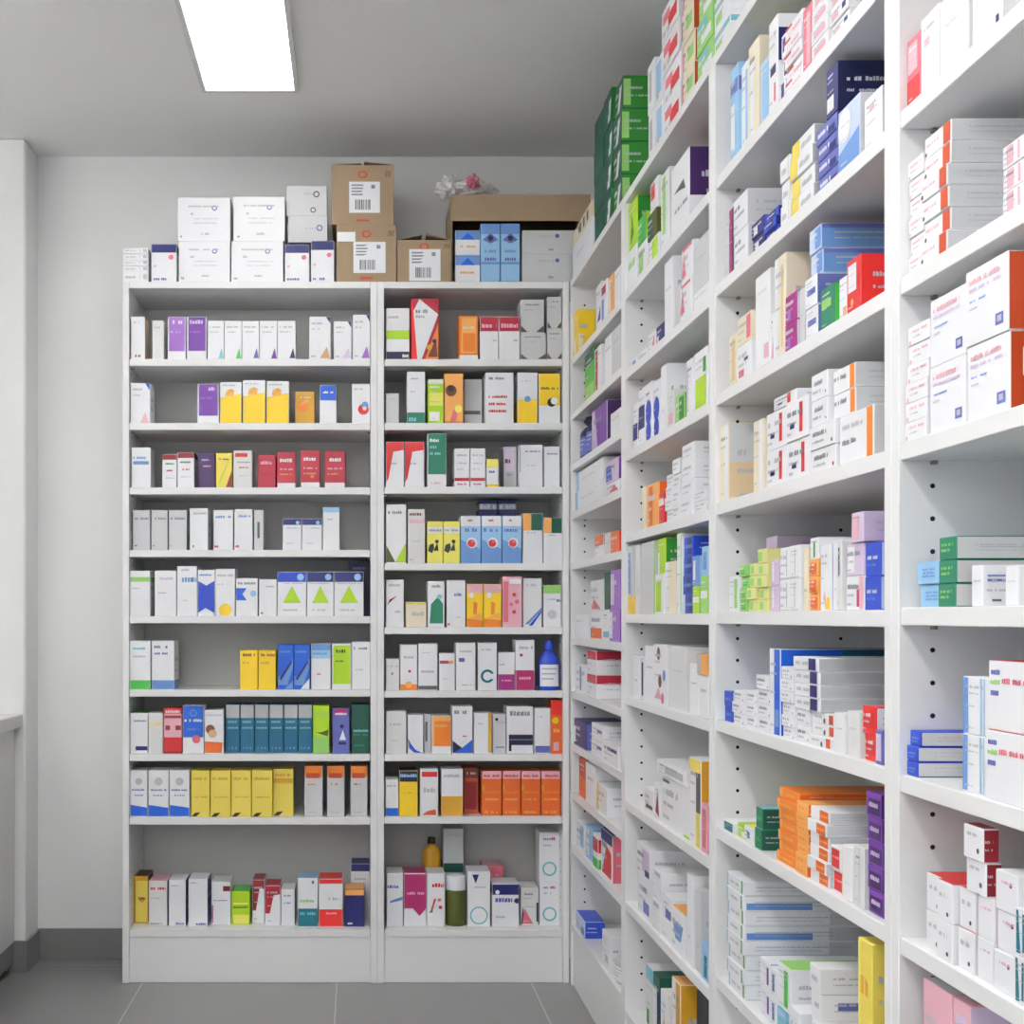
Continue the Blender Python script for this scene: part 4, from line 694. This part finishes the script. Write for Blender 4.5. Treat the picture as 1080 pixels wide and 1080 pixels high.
# ------------------------------------------------------------------ things on top of the back bookcases
def px(x, Z): return (x-VX)*Z/F
def pz(y, Z): return CAMH-(y-VY)*Z/F
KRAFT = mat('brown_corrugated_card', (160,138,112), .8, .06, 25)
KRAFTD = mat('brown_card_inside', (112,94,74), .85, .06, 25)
def cardboard_box(x0, x1, y0, y1, Z, d, z0, label, flaps, stick, logo=True):
    a, b = px(x0,Z), px(x1,Z); zt = pz(y0,Z) ; h = zt-z0-.0006; w = b-a
    root = empty('cardboard_box', ((a+b)/2, Z, z0+.0003), label, 'cardboard box', 'brown cardboard boxes on top of the bookcases')
    t = .004; mb = MB()
    mb.box(-w/2, w/2, 0, t, 0, h, KRAFT); mb.box(-w/2, w/2, d-t, d, 0, h, KRAFT)
    mb.box(-w/2, -w/2+t, t, d-t, 0, h, KRAFT); mb.box(w/2-t, w/2, t, d-t, 0, h, KRAFT)
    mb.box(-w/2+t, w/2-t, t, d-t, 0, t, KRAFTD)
    if logo:      # printed ring and line marks on the front
        for r0, r1, cz in ((.012,.007,h*.84),):
            for i in range(16):
                a0, a1 = i*math.pi/8, (i+1)*math.pi/8
                mb.poly([(r*math.cos(q)*1.3, -.0006, cz+r*math.sin(q)) for r, q in ((r1,a0),(r0,a0),(r0,a1),(r1,a1))], P('ro'))
        mb.poly([(-.02,-.0006,h*.05),(.02,-.0006,h*.05),(.02,-.0006,h*.09),(-.02,-.0006,h*.09)], P('ro'))
        for q in range(5):
            x = w*.36+.004*q
            mb.poly([(x,-.0006,h*.8),(x+.002,-.0006,h*.8),(x+.004,-.0006,h*.9),(x+.002,-.0006,h*.9)], P('br'))
    mb.obj('body', root)
    fl = MB()
    for sgn, ang in flaps:
        L = w/2-.006
        c, s = math.cos(ang), math.sin(ang)
        mb = MB(); mb.box(0, L, .004, d-.004, 0, .003, KRAFTD if ang > .3 else KRAFT)
        for v in mb.bm.verts:
            x, z = v.co.x, v.co.z
            v.co.x = -sgn*(x*c - z*s) + sgn*(w/2-.002); v.co.z = x*s + z*c + h + .0006
        mb.obj('flap', root)
    sx0, sy0, sx1, sy1 = stick
    mb = MB(); X0, X1, S0, S1 = -w/2+sx0*w, -w/2+sx1*w, sy0*h, sy1*h
    mb.box(X0, X1, -.0014, -.0004, S0, S1, P('w'), 0)
    W, H = X1-X0, S1-S0; rg = random.Random(int(x0))
    for q in range(4):
        zz = S0+H*(.86-.1*q)
        mb.poly([(X0+W*.08,-.0018,zz),(X0+W*rg.uniform(.3,.5),-.0018,zz),(X0+W*.45,-.0018,zz+H*.05),(X0+W*.08,-.0018,zz+H*.05)], P('td'))
    mb.poly([(X0+W*.72,-.0018,S0+H*.78),(X0+W*.84,-.0018,S0+H*.78),(X0+W*.84,-.0018,S0+H*.9),(X0+W*.72,-.0018,S0+H*.9)], P('td'))
    x = X0+W*.2
    while x < X0+W*.68:      # barcode
        ww = rg.choice((.0015,.0025,.004))
        mb.poly([(x,-.0018,S0+H*.1),(x+ww,-.0018,S0+H*.1),(x+ww,-.0018,S0+H*.42),(x,-.0018,S0+H*.42)], P('dg')); x += ww+rg.choice((.002,.003))
    mb.obj('shipping_label', root)
    return root, z0+h
Zt = ZB+.008
_, zc = cardboard_box(355, 418, 237, 294, Zt, .2, TOPB, 'brown cardboard carton under another, on the back bookcases', [], (.28,.16,.82,.70))
_.children[0].name = 'body'
mb = MB(); mb.box(-.092,-.035,-.0016,-.0004,.128,.158,P('w'),0); mb.obj('sticker', _)
MB().box(-.09, .09, .002, .198, zc-TOPB-.0045, zc-TOPB-.0005, KRAFT).obj('lid', _)
cardboard_box(350, 415, 174, 237, Zt, .19, zc, 'brown cardboard carton with white label, topmost of the stacked two', [(-1,.05),(1,.10)], (.28,.20,.78,.72))
cardboard_box(419, 476, 253, 294, Zt, .19, TOPB, 'small brown cardboard carton with flaps ajar, beside the stacked two', [(-1,.2),(1,.24)], (.22,.03,.80,.78))
# wide tray: open fronted case with goods inside
Zy = ZB+.012
a, b = px(476,Zy), px(623,Zy); ztop = pz(205,Zy); zl = pz(233,Zy); hh = ztop-TOPB-.0004
tray = empty('cardboard_case', ((a+b)/2, Zy, TOPB+.0003), 'wide brown cardboard case with open front, holding blue and white boxes', 'cardboard box', 'brown cardboard boxes on top of the bookcases')
w = b-a; t = .004; dp = .25
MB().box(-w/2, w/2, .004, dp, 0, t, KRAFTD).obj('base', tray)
MB().box(-w/2, w/2, .004, dp, hh-t, hh, KRAFT).obj('top', tray)
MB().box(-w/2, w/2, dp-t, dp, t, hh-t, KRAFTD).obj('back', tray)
for x in (-w/2, w/2-t): MB().box(x, x+t, .004, dp-t, t, hh-t, KRAFT).obj('side', tray)
MB().box(-w/2, w/2, 0, .004, zl-TOPB, hh, KRAFT).obj('front_flap', tray)
# plastic bag
BAG = mat('clear_plastic_bag', (240,236,238), .18, .05, 40, **{'Transmission Weight':.05, 'Alpha':.95})
BAGP = mat('pink_bag_print', (196,110,128), .3, .08, 30)
def crumple(name, parts, parent, seed):
    mb = MB(); rg = random.Random(seed)
    for (cx, cy, cz, rx, ry, rzz, m) in parts:
        r = bmesh.ops.create_icosphere(mb.bm, subdivisions=4, radius=1); i = mb.mi(m)
        for v in r['verts']:
            n = noise.noise(v.co*2.3+Vector((seed,cx*9,cz*7)))*.42 + abs(noise.noise(v.co*5.5+Vector((cx*5,seed,3))))*.34
            q = v.co*(.78+n)
            v.co = Vector((cx+q.x*rx, cy+q.y*ry, cz+q.z*rzz))
        for f in {f for v in r['verts'] for f in v.link_faces}: f.material_index = i
    return mb.obj(name, parent)
zt = TOPB+hh
bag = empty('plastic_bag', (px(497,Zy+.1), Zy+.1, zt+.013), 'crumpled clear plastic bag with pink print, lying on the wide cardboard case', 'plastic bag')
crumple('bag_body', [(.0,0,.033,.078,.06,.034,BAG)], bag, 3)
crumple('bag_print', [(.0,-.058,.04,.022,.02,.024,BAGP)], bag, 5)
crumple('bag_end', [(-.08,-.015,.03,.04,.034,.034,BAG)], bag, 8)
crumple('bag_knot', [(-.07,-.005,.06,.026,.02,.026,BAG)], bag, 11)

# ------------------------------------------------------------------ room shell
WALL = mat('white_wall_paint', (236,236,236), .7, .015, 6, bump=.05)
CEILM = mat('white_ceiling_paint', (238,238,237), .8, .012, 5)
BASE = mat('grey_base_tile', (128,128,128), .3, .04, 12)
def struct(name, mb): o = mb.obj(name); o['kind'] = 'structure'; return o
YB, XLW, Z4 = -2.2, -2.3, 4.11
fl = bpy.data.materials.new('grey_floor_tile'); fl.use_nodes = True
nt = fl.node_tree; bs = nt.nodes['Principled BSDF']
tc = nt.nodes.new('ShaderNodeTexCoord'); mp = nt.nodes.new('ShaderNodeMapping')
mp.inputs['Location'].default_value = (.065+.613*5, -3.575+.613*10, 0)
br = nt.nodes.new('ShaderNodeTexBrick'); br.offset = 0; br.squash = 1
br.inputs['Scale'].default_value = 1
br.inputs['Brick Width'].default_value = .613; br.inputs['Row Height'].default_value = .613
br.inputs['Mortar Size'].default_value = .0022; br.inputs['Mortar Smooth'].default_value = .1
br.inputs['Color1'].default_value = (lin(136),lin(136),lin(137),1); br.inputs['Color2'].default_value = (lin(140),lin(140),lin(140),1)
br.inputs['Mortar'].default_value = (lin(168),lin(168),lin(165),1)
nt.links.new(tc.outputs['Object'], mp.inputs['Vector']); nt.links.new(mp.outputs['Vector'], br.inputs['Vector'])
nt.links.new(br.outputs['Color'], bs.inputs['Base Color'])
bs.inputs['Roughness'].default_value = .26
struct('floor', MB().box(XLW-.1, XW+.1, YB-.1, ZW+.1, -.08, -.0005, fl, 0))
# ceiling with openings cut for the lights: built from slabs round the openings
LX0, LX1 = -.445, -.183
LIGHTS = [(2.49,3.70), (.55,1.76), (-1.4,-.19)]  # first is in view; the rest are added out of view for brightness
cb = MB(); ys = [YB-.1]
for a, b in sorted(LIGHTS): ys += [a, b]
ys.append(ZW+.1)
cb.box(XLW-.1, LX0, YB-.1, ZW+.1, CEIL, CEIL+.1, CEILM, 0); cb.box(LX1, XW+.1, YB-.1, ZW+.1, CEIL, CEIL+.1, CEILM, 0)
for a, b in zip(ys[::2], ys[1::2]): cb.box(LX0, LX1, a, b, CEIL, CEIL+.1, CEILM, 0)
struct('ceiling', cb)
struct('wall_back', MB().box(-1.08, XW+.1, ZW, ZW+.1, 0, CEIL, WALL, 0))
struct('wall_corner', MB().box(XLW-.1, -1.08, Z4, ZW+.1, 0, CEIL, WALL, .006))
struct('wall_right', MB().box(XW, XW+.1, YB, ZW, 0, CEIL, WALL, 0))
struct('wall_left', MB().box(XLW-.1, XLW, YB, Z4, 0, CEIL, WALL, 0))
wf = MB(); WA, WB, WC, WD = -2.0, .7, .5, 2.5  # opening for the added window
wf.box(XLW-.1, WA, YB-.1, YB, 0, CEIL, WALL, 0); wf.box(WB, XW+.1, YB-.1, YB, 0, CEIL, WALL, 0)
wf.box(WA, WB, YB-.1, YB, 0, WC, WALL, 0); wf.box(WA, WB, YB-.1, YB, WD, CEIL, WALL, 0)
struct('wall_front', wf)
wm = MB()
for x in (WA, (WA+WB)/2-.02, WB-.04): wm.box(x, x+.04, YB-.08, YB-.03, WC, WD, WHITE, .002)
for z in (WC, WD-.04): wm.box(WA, WB, YB-.08, YB-.03, z, z+.04, WHITE, .002)
struct('added_window_1', wm)  # unseen window, added behind the camera to bring in more light
struct('baseboard_back', MB().box(-1.08, XL0-.002, ZW-.009, ZW-.0002, 0, .101, BASE, .001))
bb = MB(); bb.box(-1.0798, -1.071, Z4-.009, ZW-.0095, 0, .101, BASE, .001); bb.box(-1.135, -1.0802, Z4-.009, Z4-.0002, 0, .101, BASE, .001)
struct('baseboard_left', bb)
# counter on the left
CT = mat('white_counter_laminate', (222,222,221), .4, .01, 4)
KICK = mat('dark_grey_kick_board', (74,75,77), .4, .04, 10)
cn = empty('counter', (-1.4, 2.6, 0), 'white counter with pale worktop along the left wall, cut by the frame edge', 'counter')
x0, x1 = -1.112+1.4, -1.75+1.4
MB().box(x1, x0, -1.2, Z4-2.6-.012, .10, .795, CT, .002).obj('cabinet_body', cn)
MB().box(x1-.01, x0+.024, -1.22, Z4-2.6-.002, .796, .838, CT, .003).obj('worktop', cn)
MB().box(x1+.02, x0-.03, -1.18, Z4-2.6-.02, 0, .0995, KICK, .001).obj('kick_board', cn)
MB().box(x0-.029, x0-.004, -1.18, Z4-2.6-.012, .03, .0995, BASE, .001).obj('plinth_strip', cn)

# ------------------------------------------------------------------ lights
LFR = mat('white_light_frame', (214,214,212), .4, .01)
LS = [6.5, 22, 14, 1.6, 66]      # ceiling lights, daylight by the added window, added uplighters
LL = ['lit white rectangular ceiling light nearest the back bookcases', 'added lit rectangular ceiling light, out of view above the camera', 'added lit rectangular ceiling light, unseen, farthest from the back wall']
for li, ((a, bq), lab) in enumerate(zip(LIGHTS, LL)):
    DIF = bpy.data.materials.new('lit_light_diffuser'); DIF.use_nodes = True
    b = DIF.node_tree.nodes['Principled BSDF']
    b.inputs['Base Color'].default_value = (.9,.9,.9,1)
    b.inputs['Emission Color'].default_value = (1,.985,.96,1); b.inputs['Emission Strength'].default_value = LS[li]
    w, l = LX1-LX0, bq-a
    rt = empty('ceiling_light', ((LX0+LX1)/2, (a+bq)/2, CEIL), lab, 'ceiling light', 'recessed ceiling lights')
    mb = MB(); e = .012
    mb.box(-w/2-e, -w/2+.002, -l/2-e, l/2+e, -.016, .0, LFR, .001); mb.box(w/2-.002, w/2+e, -l/2-e, l/2+e, -.016, .0, LFR, .001)
    mb.box(-w/2, w/2, -l/2-e, -l/2+.002, -.016, .0, LFR, .001); mb.box(-w/2, w/2, l/2-.002, l/2+e, -.016, .0, LFR, .001)
    mb.obj('frame', rt)
    MB().box(-w/2+.001, w/2-.001, -l/2+.001, l/2-.001, .001, .012, DIF, 0).obj('diffuser', rt)
    MB().box(-w/2+.001, w/2-.001, -l/2+.001, l/2-.001, .014, .09, LFR, 0).obj('housing', rt)

# added uplighters, unseen, to brighten the ceiling: an open topped trough with a lit tube tray, high on the left and front walls
UP = bpy.data.materials.new('added_uplight_tube'); UP.use_nodes = True
b = UP.node_tree.nodes['Principled BSDF']
b.inputs['Emission Color'].default_value = (1,.99,.97,1); b.inputs['Emission Strength'].default_value = LS[4]
for i, (loc, rz, L) in enumerate([((XLW+.002, .4, 2.12), math.pi/2, 5.2), ((-.7, YB+.002, 2.12), math.pi, 2.6)]):
    ul = empty('added_uplighter', loc, ('added long white uplighter trough, unseen on the left wall','added white uplighter trough, unseen on the wall behind the camera')[i], 'wall light'); ul.rotation_euler = (0,0,rz)
    mb = MB(); mb.box(-L/2, L/2, -.16, 0, 0, .01, LFR, .001); mb.box(-L/2, L/2, -.16, -.15, .0102, .07, LFR, .001)
    for x in (-L/2, L/2-.01): mb.box(x, x+.01, -.1498, 0, .0102, .07, LFR, .001)
    mb.obj('trough', ul)
    MB().box(-L/2+.03, L/2-.03, -.12, -.04, .0105, .04, UP, .004).obj('added_lamp_tube', ul)

wd = bpy.data.worlds.new('World'); SC.world = wd; wd.use_nodes = True
wd.node_tree.nodes['Background'].inputs[0].default_value = (.93,.97,1,1)
wd.node_tree.nodes['Background'].inputs[1].default_value = LS[3]
pl = bpy.data.lights.new('added_window_portal', 'AREA'); pl.shape = 'RECTANGLE'; pl.size = 2.7; pl.size_y = 2.0
pl.cycles.is_portal = True  # guides daylight through the added window
po = bpy.data.objects.new('added_window_portal', pl); COL.objects.link(po); po.location = (-.65, YB-.02, 1.5); po.rotation_euler = (math.pi/2, 0, 0)

# ------------------------------------------------------------------ camera
cam = bpy.data.cameras.new('Camera'); co = bpy.data.objects.new('Camera', cam); COL.objects.link(co)
co.location = (0, 0, CAMH); co.rotation_euler = (math.pi/2, 0, 0)
cam.sensor_width = 36; cam.lens = F/1080*36
cam.shift_x = (540-VX)/1080; cam.shift_y = (VY-540)/1080
cam.clip_start = .05
SC.camera = co
vs = SC.view_settings
vs.view_transform = 'Standard'; vs.look = 'None'; vs.gamma = 1; vs.use_curve_mapping = False
vs.exposure = .12
